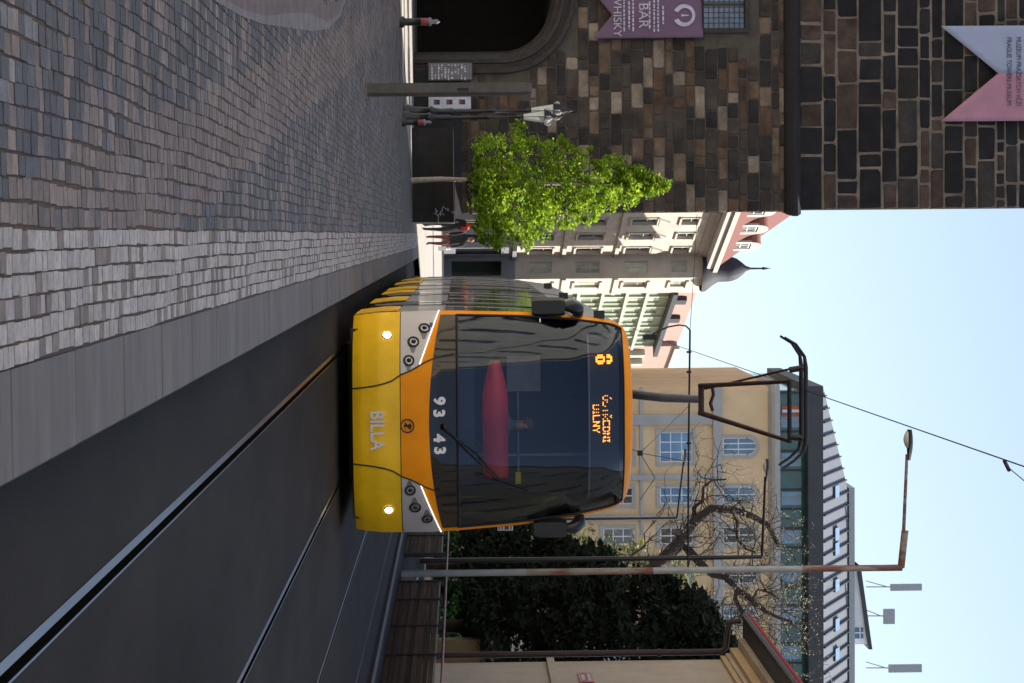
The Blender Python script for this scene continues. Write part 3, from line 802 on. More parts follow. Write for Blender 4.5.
up.face([(TL, -.12, zt), (xu, -.12, zt), (xu, 11, zt), (TL, 11, zt)], m_mort); up.col += [(.1, .1, .1)]*4
up.build('wall', tower)
co = MB()
prof = [(0.0, zc0-.12), (-.14, zc0-.06), (-.20, zc0+.02), (-.24, zc0+.10), (-.24, zc1-.04), (-.12, zc1+.06)]
rows = []
for y_, z_ in prof: rows.append([(TL, y_, z_), (xr_-y_*.5, y_, z_), (xr_-y_*.5-.75, 11, z_)])
co.grid(rows, m_soot, False); co.build('cornice', tower)
# plinth
pl = MB(); pl.box((jx+.56, -.22, ZP), (xr_+.05, .0, 1.2), m_soot); pl.grid([[(jx+.56, -.22, 1.2), (xr_+.05, -.22, 1.2)], [(jx+.56, -.02, 1.38), (xr_+.02, -.02, 1.38)]], m_soot, False)
pl.build('plinth', tower); MB().box((TL, -.22, ZP), (2*axx-jx-.56, 0, 1.2), m_soot).build('plinth', tower)
# gateway mouldings: stepped pointed arch
def arch_pts(grow, y, n=22):
    hwid = (jx-axx)+grow; out = [(axx+hwid, y, ZP)]
    for i in range(n+1):
        a = math.pi/2*i/n; q = 2/2.2
        out.append((axx+hwid*max(0, math.cos(a))**q, y, zsp+(1.40+grow)*math.sin(a)**q))
    left = [(2*axx-p[0], p[1], p[2]) for p in out[::-1]]
    return out+left[1:]
ar = MB(); m_arch = M('sooty_moulding', (.055, .047, .042), .9, 0, .35, 4, .3, 20)
ar.grid([arch_pts(.62, -.02), arch_pts(.60, -.14), arch_pts(.50, -.16), arch_pts(.46, -.02), arch_pts(.36, .02), arch_pts(.34, -.08), arch_pts(.24, -.09), arch_pts(.20, .10), arch_pts(.10, .14), arch_pts(.0, .5), arch_pts(0, 8)], m_arch, False)
ar.build('gateway_arch', tower)
gd = MB(); gd.face(arch_pts(.02, 6.0), m_gate); gd.build('gateway_door', tower)
# window with lead lattice
wo = MB(); wo.box((wx0-.12, -.10, wz0-.14), (wx1+.12, .0, wz0-.02), m_arch)
wo.box((wx1+.01, -.08, wz0-.02), (wx1+.13, .05, wz1+.1), m_arch).box((wx0-.13, -.08, wz0-.02), (wx0-.01, .05, wz1+.1), m_arch).box((wx0-.01, -.08, wz1), (wx1+.01, .05, wz1+.1), m_arch)
wo = wo.build('window_frame', tower)
MB().face([(wx0, .12, wz0), (wx1, .12, wz0), (wx1, .12, wz1), (wx0, .12, wz1)], M('sky_tinted_leaded_glass', (.07, .17, .33), .1, 0, .4, 3, spec=.8)).build('pane', wo)  # blue base colour paints the sky reflected in the pane
lt = MB(); n_ = 9
for i in range(n_+1):
    x = wx0+(wx1-wx0)*i/n_; lt.box((x-.008, .09, wz0), (x+.008, .11, wz1), m_black)
for i in range(9):
    z = wz0+(wz1-wz0)*i/8; lt.box((wx0, .085, z-.008), (wx1, .105, z+.008), m_black)
lt.box(((wx0+wx1)/2-.03, .07, wz0), ((wx0+wx1)/2+.03, .1, wz1), m_black); lt.build('lattice', wo)
# banners
def wavy(pts2, y0, m, amp=.02, ny=14):
    """swallow-tailed cloth given as two side edges; pts2(t)->(xl, xr, zl, zr)"""
def banner(name, label, xl, xr2, ztop, zbot, znotch, y, mats, split=None):
    b = thing(name, label, 'banner', (0, 0, 0))
    mb = MB(); nx, nz = 20, 30
    V = []
    for j in range(nz+1):
        r = []
        for i in range(nx+1):
            f = i/nx; x = xl+(xr2-xl)*f; zb_ = znotch+(zbot-znotch)*abs(f-.5)*2
            z = ztop+(zb_-ztop)*j/nz
            r.append((x, y+.025*math.sin(f*5+j*.12)+.012*math.sin(f*11), z))
        V.append(r)
    if split is None: mb.grid(V, mats[0])
    else:
        h_ = nx//2
        mb.grid([r[:h_+1] for r in V], mats[0]); mb.grid([r[h_:] for r in V], mats[1])
    o = mb.build('cloth', b)
    so_ = o.modifiers.new('t', 'SOLIDIFY'); so_.thickness = .006
    MB().tube([(xl-.05, y, ztop), (xr2+.05, y, ztop)], .025, m_dark, 8).build('top_rod', b)
    return b
YB = TWY-.20
a = at(593, 38.5, YB); b_ = at(703, 38.5, YB); nn = at(612, 15, YB)
xl_ = 2*nn.x-a.x
bn = banner('hanging_banner', 'purple swallow tailed banner with a ring emblem below the latticed window of the tower', xl_, a.x, b_.z, a.z, nn.z, YB, [m_purple])
mx_ = nn.x
rg = MB(); cc = at(684, 15.5, YB)
def rr_(r, dy=.045): return [(cc.x+r*math.cos(t)*(1), YB-dy, cc.z+r*math.sin(t)) for t in (2*math.pi*i/36 for i in range(36))]
o1 = [(cc.x+.29*math.cos(t), YB-.045, cc.z+.29*math.sin(t)) for t in (math.pi*(-.36+1.72*i/36) for i in range(37))]
o2 = [(cc.x+.19*math.cos(t), YB-.045, cc.z+.02+.19*math.sin(t)) for t in (math.pi*(-.36+1.72*i/36) for i in range(37))]
rg.grid([o1, o2], m_print, False); rg.face([(cc.x-.03, YB-.046, cc.z-.08), (cc.x+.03, YB-.046, cc.z-.08), (cc.x+.012, YB-.046, cc.z+.12), (cc.x-.012, YB-.046, cc.z+.12)], m_print)
rg.build('ring_emblem', bn)
for tx_, w_, sz in (('BAR', 643, .36), ('WHISKY', 617, .30)):
    q = at(w_, 15.5, YB); obj('lettering', text_mesh(tx_, sz, m_print, .002), bn, (q.x, YB-.055, q.z), UPR)
ln = MB()
for w_, hw_ in ((658, .42), (654, .45), (649.5, .36), (633, .42), (629, .36), (624, .44), (663, .25)):
    q = at(w_, 15.5, YB); rl = random.Random(int(w_*7)); x = q.x-hw_
    while x < q.x+hw_:
        L = rl.uniform(.04, .13); ln.box((x, YB-.052, q.z-.022), (min(x+L, q.x+hw_), YB-.048, q.z+.022), m_print); x += L+.03
ln.build('small_print', bn)
a = at(937, 121.5, YB-.15); nn = at(998, 72.5, YB-.15); l_ = at(944, 26, YB-.15)
bn2 = banner('hanging_banner', 'pale blue and pink swallow tailed banner high on the upper stage of the tower', l_.x, a.x, 21.5, (a.z+l_.z)/2, nn.z, YB-.15, [m_pblue, m_ppink], True)
for tx_, w_ in (('MUZEUM PRAŽSKÝCH VĚŽÍ', 1018.0), ('PRAGUE TOWERS MUSEUM', 1008.5)):
    q = at(w_, 71.5, YB-.15); obj('lettering', text_mesh(tx_, .185, m_ink, .002, .79), bn2, (q.x, YB-.20, q.z), UPR)
# boards at the foot of the tower
def board(name, label, w0, w1, u0, u1, Y, m, fr=m_dark):
    a = at(w0, u0, Y); b = at(w1, u1, Y); bd = thing(name, label, 'board', ((a.x+b.x)/2, Y, a.z))
    W, H = (b.x-a.x), b.z-a.z
    MB().box((-W/2, 0, 0), (W/2, .06, H), fr).build('board_frame', bd)
    MB().box((-W/2+.03, -.008, .03), (W/2-.03, -.002, H-.03), m).build('board_face', bd)
    return bd, W, H
m_bface = M('grey_board', (.16, .16, .165), .6, 0, .2, 5)
bd, W, H = board('notice_board', 'grey notice board with pale lettering to the left of the stone post', 427.5, 473, 62, 80.5, TWY-.32, m_bface)
mk = MB(); rl = random.Random(9)
for i in range(11):
    z = .1+H*.8*i/11; x = -W/2+.07
    while x < W/2-.08:
        L = rl.uniform(.02, .08)
        if rl.random() < .6: mk.box((x, -.014, z), (x+L, -.0085, z+rl.uniform(.015, .05)), m_print)
        x += L+.02
mk.build('small_print', bd)
bd2, W, H = board('notice_board', 'white poster with three dark pictures behind the lanterns', 428.5, 471, 97, 109, TWY-.32, M('poster_white', (.62, .64, .72), .6), m_print)
for i in range(3): MB().box((-W*.28, -.014, H*(.12+.30*i)), (W*.12, -.0085, H*(.12+.30*i)+.16), m_ink).box((-W*.2, -.0165, H*(.12+.30*i)), (W*.05, -.0142, H*(.12+.30*i)+.07), m_redb).build('picture', bd2)
# dark parapet with graffiti beside the tower
YP = 55.2
a = at(412, 128, YP); b_ = at(454, 222, YP)
pp = thing('parapet', 'low black parapet with white graffiti beside the tower foot', 'wall', ((a.x+b_.x)/2, YP, ZP))
W = b_.x-a.x; H = b_.z-ZP
MB().box((-W/2, 0, 0), (W/2, 2.4, H), m_soot).build('parapet_wall', pp)
MB().box((W/2+.002, -.004, 0), (W/2+.03, 2.4, H+.01), m_beige).build('lit_edge_strip', pp)  # pale strip paints the sunlit right edge of the parapet
gf = MB(); rl = random.Random(4)
gx0 = at(440, 209, YP).x-(a.x+b_.x)/2; gz0 = at(438, 209, YP).z-ZP
for i in range(7):
    x, z = gx0+rl.uniform(0, .28), gz0+rl.uniform(-.05, .42); pts = []
    for j in range(6): pts.append((x, -.004, z)); x += rl.uniform(-.09, .1); z += rl.uniform(-.08, .08)
    gf.tube(pts, .008, m_print, 4)
gf.build('graffiti', pp)

# ------------------------------------------------------------------ plaza furniture
q = atz(365.5, 90, ZP); hp_ = at(532, 90, q.y).z-ZP
sp = thing('stone_post', 'tall slim dark grey square post standing alone on the plaza', 'post', (q.x, q.y, ZP))
pb = MB(); hwp = 6.2/F*q.y
rows = []
for z, s_ in ((0, 1.0), (hp_-.16, 1.0), (hp_-.04, .93), (hp_, .7)):
    rows.append([(-hwp*s_, -.09*s_, z), (hwp*.55*s_, -.09*s_, z), (hwp*s_, -.03*s_, z), (hwp*s_, .12*s_, z), (-hwp*s_, .12*s_, z)])
m_post = M('post_granite', (.10, .096, .09), .55, 0, .25, 8, .2, 40)
pb.grid(rows, m_post, False, True); pb.face(rows[-1], m_post); pb.build('shaft', sp)
MB().box((-hwp*1.5, -.16, -.01), (hwp*1.5, .2, .02), m_edge).build('base_stone', sp)
bw_ = MB().box((-.012, -.094, hp_*.55), (.03, -.089, hp_*.62), m_black); bw_.build('plate', sp)
def lantern(label, wb, wt, u, ub):
    q = atz(wb, ub, ZP); H = at(wt, u, q.y).z-ZP
    t = thing('lantern_post', label, 'street lamp', (q.x, q.y, ZP), 0, 'cast iron lanterns on the plaza')
    s_ = H/3.65
    p = MB(); p.lathe([(.16, 0), (.16, .12), (.12, .2), (.10, .55), (.13, .6), (.09, .66), (.06, .8), (.075, 1.05), (.045, 1.1), (.04, 1.9), (.06, 1.95), (.035, 2.0), (.03, 2.62), (.07, 2.68), (.03, 2.74)], m_black, (0, 0, 0), 14)
    p.build('post', t); 
    g_ = MB(); rows = [[(r*math.cos(a_), r*math.sin(a_), z) for a_ in (math.pi/6+math.pi/3*i for i in range(6))] for r, z in ((.085, 2.75), (.165, 3.22))]
    g_.grid(rows, m_lampglass, False, True); g_.build('lamp_glass', t)
    f = MB()
    for i in range(6): f.tube([rows[0][i], rows[1][i]], .008, m_black, 5)
    f.lathe([(.19, 3.22), (.17, 3.27), (.12, 3.36), (.06, 3.40), (.08, 3.45), (.03, 3.5), (.045, 3.56), (.0, 3.65)], m_dark, (0, 0, 0), 12)
    for i in range(6):
        a_ = math.pi/6+math.pi/3*i; f.tube([(.18*math.cos(a_), .18*math.sin(a_), 3.24), (.22*math.cos(a_), .22*math.sin(a_), 3.3), (.19*math.cos(a_), .19*math.sin(a_), 3.36)], .012, m_lgrey, 5)
    f.build('lantern_cap', t)
    t.scale = (s_, s_, s_); return t
lantern('taller black cast iron lantern nearer the stone post', 403.5, 573, 107.5, 112)
lantern('shorter black cast iron lantern nearer the young tree', 403, 563, 114, 118)
def bollard(label, wb, wt, u):
    q = atz(wb, u, ZP); H = at(wt, u, q.y).z-ZP
    t = thing('bollard', label, 'bollard', (q.x, q.y, ZP), 0, 'black bollards with red bands')
    s_ = H/.85
    MB().lathe([(.12, 0), (.12, .08), (.08, .12), (.075, .42), (.09, .45)], m_black, (0, 0, 0), 14).build('post', t)
    MB().lathe([(.078, .45), (.08, .46), (.08, .57), (.078, .61)], m_redb, (0, 0, 0), 14).build('band', t)
    MB().lathe([(.09, .61), (.09, .66), (.04, .69), (.05, .75), (.05, .80), (.0, .85)], m_grey, (0, 0, 0), 14).build('finial', t)
    t.scale = (s_, s_, s_)
bollard('black bollard with a red band in front of the gateway', 399.5, 440, 22)
bollard('black bollard with a red band at the foot of the shorter lantern', 402, 432, 122.5)

# ------------------------------------------------------------------ foliage
def leaf_cloud(mb, centres, m, n, size, rnd, flat=.4):
    k_ = mb.mat(m)
    for _ in range(n):
        c, r = centres[rnd.randrange(len(centres))]
        while True:
            d = Vector((rnd.uniform(-1, 1), rnd.uniform(-1, 1), rnd.uniform(-1, 1)))
            if d.length < 1: break
        p = Vector(c)+d*r
        a = Vector((rnd.gauss(0, 1), rnd.gauss(0, 1), rnd.gauss(0, flat))).normalized(); b = a.cross(Vector((rnd.gauss(0, 1), rnd.gauss(0, 1), rnd.gauss(0, 1)))).normalized()
        s_ = size*rnd.uniform(.6, 1.4)
        i = len(mb.v); mb.v += [tuple(p-a*s_), tuple(p+b*s_*.5), tuple(p+a*s_), tuple(p-b*s_*.5)]
        mb.f.append((i, i+1, i+2, i+3)); mb.mi.append(k_); mb.smooth.append(False)
# young tree
rt = random.Random(21); YT = 52.0
base = atz(411, 180.5, ZP); YT = base.y
yt = thing('young_tree', 'young street tree with bright green spring leaves in front of the tower', 'tree', (base.x, base.y, ZP))
def rel(w_, u_, dy=0.): 
    p = at(w_, u_, YT); return Vector((p.x-base.x, dy, p.z-ZP))
tk = MB(); tk.tube([(0, 0, -.02), rel(440, 179), rel(468, 180), rel(510, 183), rel(560, 184), rel(610, 185), rel(655, 186)], [.075, .062, .058, .048, .035, .022, .008], m_bark2, 10)
prof_ = [(478, 160, 222), (482, 137, 244), (490, 128, 252), (500, 137, 250), (510, 126, 254), (520, 124, 254), (532, 138, 246), (545, 138, 240), (560, 136, 232), (575, 142, 226), (590, 142, 222), (605, 148, 219), (620, 160, 206), (635, 167, 198), (650, 174, 194), (663, 182, 190)]
cents = []
for _ in range(480):
    i = rt.random()**1.15*(len(prof_)-1); a0 = prof_[int(i)]; a1 = prof_[min(int(i)+1, len(prof_)-1)]; f = i-int(i)
    w_ = a0[0]+(a1[0]-a0[0])*f; lo = a0[1]+(a1[1]-a0[1])*f; hi = a0[2]+(a1[2]-a0[2])*f
    mid = (lo+hi)/2; hh = (hi-lo)/2; r_ = rt.random()**.5*rt.choice((1, 1, 1, 1.1)); an = rt.uniform(0, 2*math.pi)
    p = rel(w_+rt.uniform(-6, 6), mid+hh*.97*r_*math.cos(an), hh*.022*.9*r_*math.sin(an)); cents.append((p, rt.uniform(.07, .23)))
    if rt.random() < .22:
        s_ = rel(max(465, w_-rt.uniform(20, 45)), 183); tk.tube([s_, (s_+p)/2+Vector((0, 0, -.05)), p], [.012, .008, .004], m_bark, 5)
tk.build('trunk', yt)
cr = MB(); leaf_cloud(cr, cents, m_leaf, 22000, .054, rt); cr.build('crown', yt)
# yew-like evergreens
def evergreen(label, Y, outline, n, size, seed, name='evergreen_tree', mat_=m_yew, depth=1.6, nblob=160, base_w=None):
    r = random.Random(seed); us = [o[1] for o in outline]+[o[2] for o in outline]; um = sum(us)/len(us)
    b = at(outline[0][0], um, Y); t = thing(name, label, 'tree' if 'tree' in name else 'shrub', (b.x, Y, .09))
    cs = []
    for _ in range(nblob):
        i = r.random()*(len(outline)-1); a0 = outline[int(i)]; a1 = outline[int(i)+1]; f = i-int(i)
        w_ = a0[0]+(a1[0]-a0[0])*f; lo = a0[1]+(a1[1]-a0[1])*f; hi = a0[2]+(a1[2]-a0[2])*f
        rad = math.sqrt(r.random()); an = r.uniform(0, 2*math.pi)
        p = at(w_, (lo+hi)/2+(hi-lo)/2*rad*math.cos(an), Y); cs.append((Vector((p.x-b.x, depth*rad*math.sin(an), p.z-.09)), r.uniform(.25, .6)*Y/64))
    cb = MB(); leaf_cloud(cb, cs, mat_, n, size, r)
    if mat_ is m_yew: leaf_cloud(cb, [(c_*1.0, q_*.8) for c_, q_ in cs], mat_, n//5, size*2.6, r)
    cb.build('crown', t)
    top = at(outline[-1][0]-20, um, Y).z; tk_ = MB(); tk_.tube([(0, .0, 0), (0, 0, top*.5), (.1, 0, top*.8)], [.22, .16, .05], m_bark, 8)
    for i in range(10):
        c_ = cs[r.randrange(len(cs))][0]; tk_.tube([(0, 0, min(max(.4, c_.z*.6), top*.6)), c_], [.06, .02], m_bark, 5)
    tk_.build('trunk', t); return t
evergreen('large dark evergreen tree between the lamp pole and the cream house', 66, [(472, 590, 668), (485, 575, 672), (540, 572, 670), (600, 575, 668), (660, 574, 664), (690, 590, 658), (700, 600, 655), (720, 636, 652)], 34000, .085, 31, nblob=300, depth=2.2)
evergreen('lower dark evergreen tree behind the black lamp pole', 72, [(472, 535, 590), (485, 530, 592), (520, 533, 592), (560, 538, 592), (590, 548, 590), (615, 566, 590)], 18000, .09, 32, nblob=150)
evergreen('dark shrub mass beside the right flank of the tram', 78, [(472, 500, 548), (485, 502, 545), (510, 505, 540), (540, 512, 536)], 8000, .10, 33, 'evergreen_shrub', nblob=60)
evergreen('yellowish leafy shrub in front of the ochre building', 104, [(500, 500, 560), (540, 515, 580), (580, 520, 575), (620, 540, 580), (660, 555, 600), (690, 580, 610)], 2600, .15, 34, 'leafy_shrub', m_shrub, nblob=120)
# hedge: lighter leaves paint its sunlit top, darker ones the shaded body
hA = at(467, 527, 86); hB = at(467, 645, 86)
hd_ = thing('hedge', 'clipped hedge with a bright sunlit green top behind the fence', 'hedge', (0, 86, .09))
hm = MB(); rh = random.Random(8); cs = []
for i in range(240): cs.append((Vector((rh.uniform(hA.x, hB.x), rh.uniform(-.3, .5), rh.uniform(.1, hA.z-.25))), .26))
leaf_cloud(hm, cs, m_hedge, 9000, .075, rh)
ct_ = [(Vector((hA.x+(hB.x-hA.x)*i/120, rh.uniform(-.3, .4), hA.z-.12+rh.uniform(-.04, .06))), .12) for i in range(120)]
leaf_cloud(hm, ct_, MLeaf('sunlit_top_leaf', (.16, .36, .02), (.38, .6, .05), .4), 5000, .055, rh); hm.build('foliage', hd_)
hs = MB()
for i in range(14):
    x_ = hA.x+(hB.x-hA.x)*(i+.5)/14; hs.tube([(x_, .1, 0), (x_+.05, .1, 1.2)], [.04, .02], m_bark, 5)
hs.build('stems', hd_)
# bare spring tree
YR = 98.0; rb_ = random.Random(12)
bt = thing('bare_tree', 'old gnarled tree with bare twisting limbs and pale buds before the ochre building', 'tree', (at(450, 588, YR).x, YR, .09))
o0 = bt.location
def bp(w_, u_, dy=0.): p = at(w_, u_, YR); return Vector((p.x-o0.x, dy, p.z-o0.z))
limbs = [
 ([(440, 588), (540, 592), (610, 592), (640, 578), (660, 560), (680, 540), (695, 520), (712, 509), (732, 510), (752, 516), (768, 525), (776, 540), (780, 548)], .34, .07),
 ([(652, 566), (668, 560), (682, 546), (690, 552), (700, 563), (712, 574), (726, 578), (738, 590), (752, 600), (766, 612), (780, 618), (792, 622)], .24, .05),
 ([(738, 590), (736, 600), (742, 612), (738, 620), (728, 622), (716, 618), (705, 622)], .11, .05),
 ([(732, 510), (738, 520), (738, 540), (745, 548), (755, 552)], .10, .03),
 ([(695, 520), (694, 508), (702, 500), (704, 488), (712, 480), (726, 479)], .10, .03),
 ([(705, 622), (720, 632), (728, 645), (742, 640), (755, 650), (766, 655), (772, 668), (775, 680)], .11, .03),
 ([(752, 600), (758, 590), (770, 592), (778, 598)], .07, .03),
 ([(620, 592), (625, 570), (632, 555), (645, 545)], .08, .03),
 ([(640, 600), (655, 605), (668, 598), (690, 610), (705, 622)], .12, .06),
]
tkm = MB(); ends = []
for pts, r0, r1 in limbs:
    pp_ = [bp(a, b, rb_.uniform(-.3, .3)) for a, b in pts]
    r0, r1 = r0*1.15, r1*1.2
    tkm.tube(pp_, [r0+(r1-r0)*(i/(len(pp_)-1))**.8 for i in range(len(pp_))], m_bark, 8)
    for i in range(2, len(pp_)):
        for _ in range(3): ends.append((pp_[i].lerp(pp_[i-1], rb_.random()), (pp_[i]-pp_[i-1]).normalized()))
buds = []
def twig(p, d, L, r, lvl):
    pts = [p]; 
    for i in range(4):
        d = (d+Vector((rb_.gauss(0, .45), rb_.gauss(0, .35), rb_.gauss(.08, .4)))).normalized(); p = p+d*L/4; pts.append(p)
        if lvl < 2 and rb_.random() < .75: twig(p, (d+Vector((rb_.gauss(0, .8), rb_.gauss(0, .6), rb_.gauss(.1, .7)))).normalized(), L*.6, r*.6, lvl+1)
        if lvl > 0: buds.append((p, .16))
    tkm.tube(pts, [r, r*.85, r*.7, r*.55, r*.35], m_bark, 4, False)
for p, d in ends: twig(p, Vector((rb_.gauss(0, 1), rb_.gauss(0, .5), rb_.gauss(.3, .9))).normalized(), rb_.uniform(1.0, 2.6), .028, 0)
tkm.build('trunk', bt)
bm_ = MB(); leaf_cloud(bm_, buds, m_bud, 6500, .042, rb_); bm_.build('buds', bt)

# ------------------------------------------------------------------ fence, handrail, cabinet
def fence(label, Y0, Y1, posts):
    f = thing('slat_fence', label, 'fence', (6.95, Y0, .055))
    z0, z1 = max(.0, atx(379, 683, 6.95).z-.055), atx(432.5, 683, 6.95).z-.055
    for a, b in zip(posts, posts[1:]):
        pn = MB(); n = 9
        for i in range(n):
            z = z0+(z1-z0)*i/n; pn.box((-.016-.012*(i % 2), a-Y0+.05, z+.004), (.016, b-Y0-.05, z+(z1-z0)/n-.004), (m_wood, m_wood2)[i*7 % 3 == 1])
        pn.build('slat_panel', f)
        MB().box((-.02, a-Y0+.05, z1+.004), (.02, b-Y0-.05, z1+.03), m_lgrey).build('top_rail', f)
    for a in posts: MB().box((-.045, a-Y0-.04, -.02), (.045, a-Y0+.04, z1+.09), m_fpost).build('post', f)
    return f
fence('brown slatted fence along the right kerb nearest the cream house', 20, 44, [20.2, 22.8, 25.5, 28.2, 30.9, 33.4, 36.0, 38.7, 41.5, 43.7])
fence('short brown slatted fence farther along the right kerb past the opening', 47.3, 62, [47.5, 50.4, 53.3, 56.2, 59.1, 62])
hr = thing('handrail', 'thin pink handrail running above the brown fence', 'railing', (7.15, 40, .055)); zh = atx(441.5, 683, 7.15).z-.055
MB().tube([(0, -22, zh), (0, 24, zh)], .022, m_rail, 8).build('rail', hr)
for i in range(16): MB().box((-.02, -21+i*3-.02, 0), (.02, -21+i*3+.02, zh-.01), m_fpost).build('post', hr)
cb_ = thing('utility_cabinet', 'low pale blue cabinet in the opening of the brown fence', 'cabinet', (7.3, 46.0, .055))
MB().box((-.1, -.85, 0), (.3, 1.1, .28), M('pale_blue_paint', (.34, .40, .5), .5)).build('cabinet_body', cb_)
MB().box((-.12, -.87, .281), (.32, 1.12, .31), m_lgrey).build('lid', cb_); MB().box((-.104, .1, .02), (-.101, .115, .27), m_dark).build('door_gap', cb_)
wl = thing('garden_wall', 'small ochre wall stub beside the dark drainpipe of the cream house', 'wall', (at(447, 652, 64).x, 64, .09))
W = (at(447, 664, 64).x-at(447, 640, 64).x); MB().box((-W/2, 0, 0), (W/2, .4, at(488, 650, 64).z), M('ochre_wall', (.30, .21, .11), .9, 0, .15, 2)).build('wall_body', wl); MB().box((-W/2-.03, -.03, at(488, 650, 64).z+.002), (W/2+.03, .43, at(488, 650, 64).z+.06), m_trim).build('coping', wl)

# ------------------------------------------------------------------ lamps, wires
def road_lamp(label, X, Y, ztop, xarm, zarm, mp, mt, rad, split=None, sleeve=False):
    t = thing('street_lamp', label, 'street lamp', (X, Y, .09)); h = ztop-.09
    dx = -ROLL*h*.0
    if split: 
        MB().tube([(0, 0, 0), (0, 0, split[0])], rad, mp, 12).build('pole', t)
        MB().tube([(0, 0, split[0]), (0, 0, split[1])], rad*.99, m_rust, 12, False).build('pole', t)
        MB().tube([(0, 0, split[1]), (0, 0, split[2])], rad*.97, mp, 12, False).build('pole', t)
        MB().tube([(0, 0, split[2]), (0, 0, h)], rad*.95, m_rust, 12).build('pole', t)
    else: MB().tube([(0, 0, 0), (0, 0, h)], [rad*1.1, rad*.8], mp, 10).build('pole', t)
    ax = xarm-X; az = zarm-.09
    MB().tube([(-.01, 0, h), (ax+.5*(1 if ax < 0 else -1), 0, az-.02)], [rad*.55, rad*.45], mt, 8).build('arm', t)
    if sleeve: MB().tube([(.0, 0, h-.02), (ax*.27, 0, h+.06)], rad*1.05, mt, 8).build('arm_sleeve', t)
    hd2 = MB(); xs0, xs1 = (ax, ax+.62); rows = []
    for i in range(9):
        f = i/8; x = xs0+(xs1-xs0)*f; w2 = .13*math.sin(math.pi*(.18+.62*(1-f))); hz2 = .05+.05*math.sin(math.pi*(1-f)*.8)
        rows.append([(x, w2*math.cos(a), az+hz2*math.sin(a)) for a in (math.pi*j/8 for j in range(9))])
    hd2.grid(rows, m_dark); hd2.face(rows[0], m_dark); hd2.face(rows[-1], m_dark)
    lh = hd2.build('lamp_head', t)
    gb = MB(); rows = []
    for i in range(7):
        f = i/6; x = xs0+.03+.34*f; w2 = .10*math.sin(math.pi*(.15+.7*f)); hz2 = .09*math.sin(math.pi*(.12+.76*f))
        rows.append([(x, w2*math.cos(a), az-.004-hz2*math.sin(a)) for a in (math.pi*j/8 for j in range(9))])
    gb.grid(rows, m_lampglass); gb.build('lamp_glass', lh); return t
p0 = at(450, 578.5, 44); pt_ = at(905, 573.5, 44); ph = at(911, 431, 44)
s1 = at(522, 578, 44).z; s2 = at(650, 577, 44).z; s3 = at(800, 575, 44).z
lp = road_lamp('tall weathered grey lamp pole with rusty bands and one long arm', 6.86, 44.3, pt_.z, ph.x, ph.z, m_pole, m_rust, .070, (s1, s2, s3), True)
p2 = at(762, 557, 62); h2 = at(766, 459, 62)
road_lamp('black lamp pole with white glazed head behind the grey pole', p2.x, 62, p2.z, h2.x, h2.z, m_black, m_black, .075)
p3 = at(677, 518, 84); h3 = at(684, 449, 84)
road_lamp('smallest black lamp pole farthest away behind the tram roof', p3.x, 84, p3.z, h3.x, h3.z, m_black, m_black, .07)
def wire(name, label, pts, r, cat='wire'):
    o = MB().tube(pts, r, m_wire, 6).build(name); tag(o, label, cat); return o
zw = 5.24
wA = at(655, 338, 44.2); wB = at(1024, 466.5, 15.1)
dirw = (wB-wA)
cw = thing('contact_wire', 'long overhead contact wire above the tram crossing the sky', 'wire', tuple(wA))
MB().tube([(.9, 120, .1), (0, 0, 0), tuple(dirw), tuple(dirw+Vector((.3, -40, 0)))], .0055, m_wire, 6).build('conductor', cw)
cq = at(1006, 465.5, 15.6)-wA
MB().tube([cq+Vector((-.03, .05, -.0)), cq+Vector((.03, -.05, .01))], .014, m_dark, 6).build('wire_clamp', cw)
MB().tube([cq, cq+Vector((.5, -2.0, .35)), cq+Vector((3.4, -6, .9))], .004, m_wire, 5).build('jumper', cw)
# cantilever over the track, fixed to the grey pole, with curved steady arm
cv = thing('cantilever_arm', 'thin black cantilever arm with curved steady arm holding the overhead wire', 'bracket', (6.86, 44.2, at(688, 560, 44.2).z))
zl = at(690, 330, 44.2).z-cv.location.z; xl2 = at(690, 330, 44.2).x-6.86
MB().tube([(-.08, 0, 0), (xl2*.5, 0, zl*.5-.01), (xl2, 0, zl)], .020, m_wire, 8).build('arm', cv)
MB().tube([Vector(at(a, b, 44.2))-cv.location for a, b in ((690, 330), (686, 326), (679, 325), (668, 327), (658, 331), (650, 336))], .018, m_wire, 6).build('steady_arm', cv)
ins = MB()
for u_ in (352, 372, 443):
    q = at(689, u_, 44.2)-cv.location; ins.tube([q+Vector((-.02, 0, 0)), q+Vector((.02, 0, 0))], .05, m_dark, 8)
ins.build('insulator', cv)
q = at(648, 337, 44.2)-cv.location; MB().box((q.x-.05, -.12, q.z-.1), (q.x+.05, .12, q.z+.16), m_dark).build('wire_clamp', cv)
wire('span_wire', 'thin span wire running from the tram stop arm to the dark tower', [at(690, 330, 44.2), at(694, 270, 50), at(697, 214, 57.5)], .007)
br = thing('wire_bridle', 'star shaped bridle of thin wires over the far track', 'wire', tuple(at(640, 453, 60)))
o_ = br.location
for a, b in (((640, 453), (657, 437)), ((640, 453), (684, 461)), ((640, 453), (655, 478)), ((640, 453), (625, 446)), ((657, 437), (690, 405)), ((655, 478), (640, 500))):
    MB().tube([at(*a, 60)-o_, at(*b, 60)-o_], .010, m_wire, 5).build('strand', br)
MB().box((-.07, -.05, -.07), (.07, .05, .07), m_dark).build('node', br)
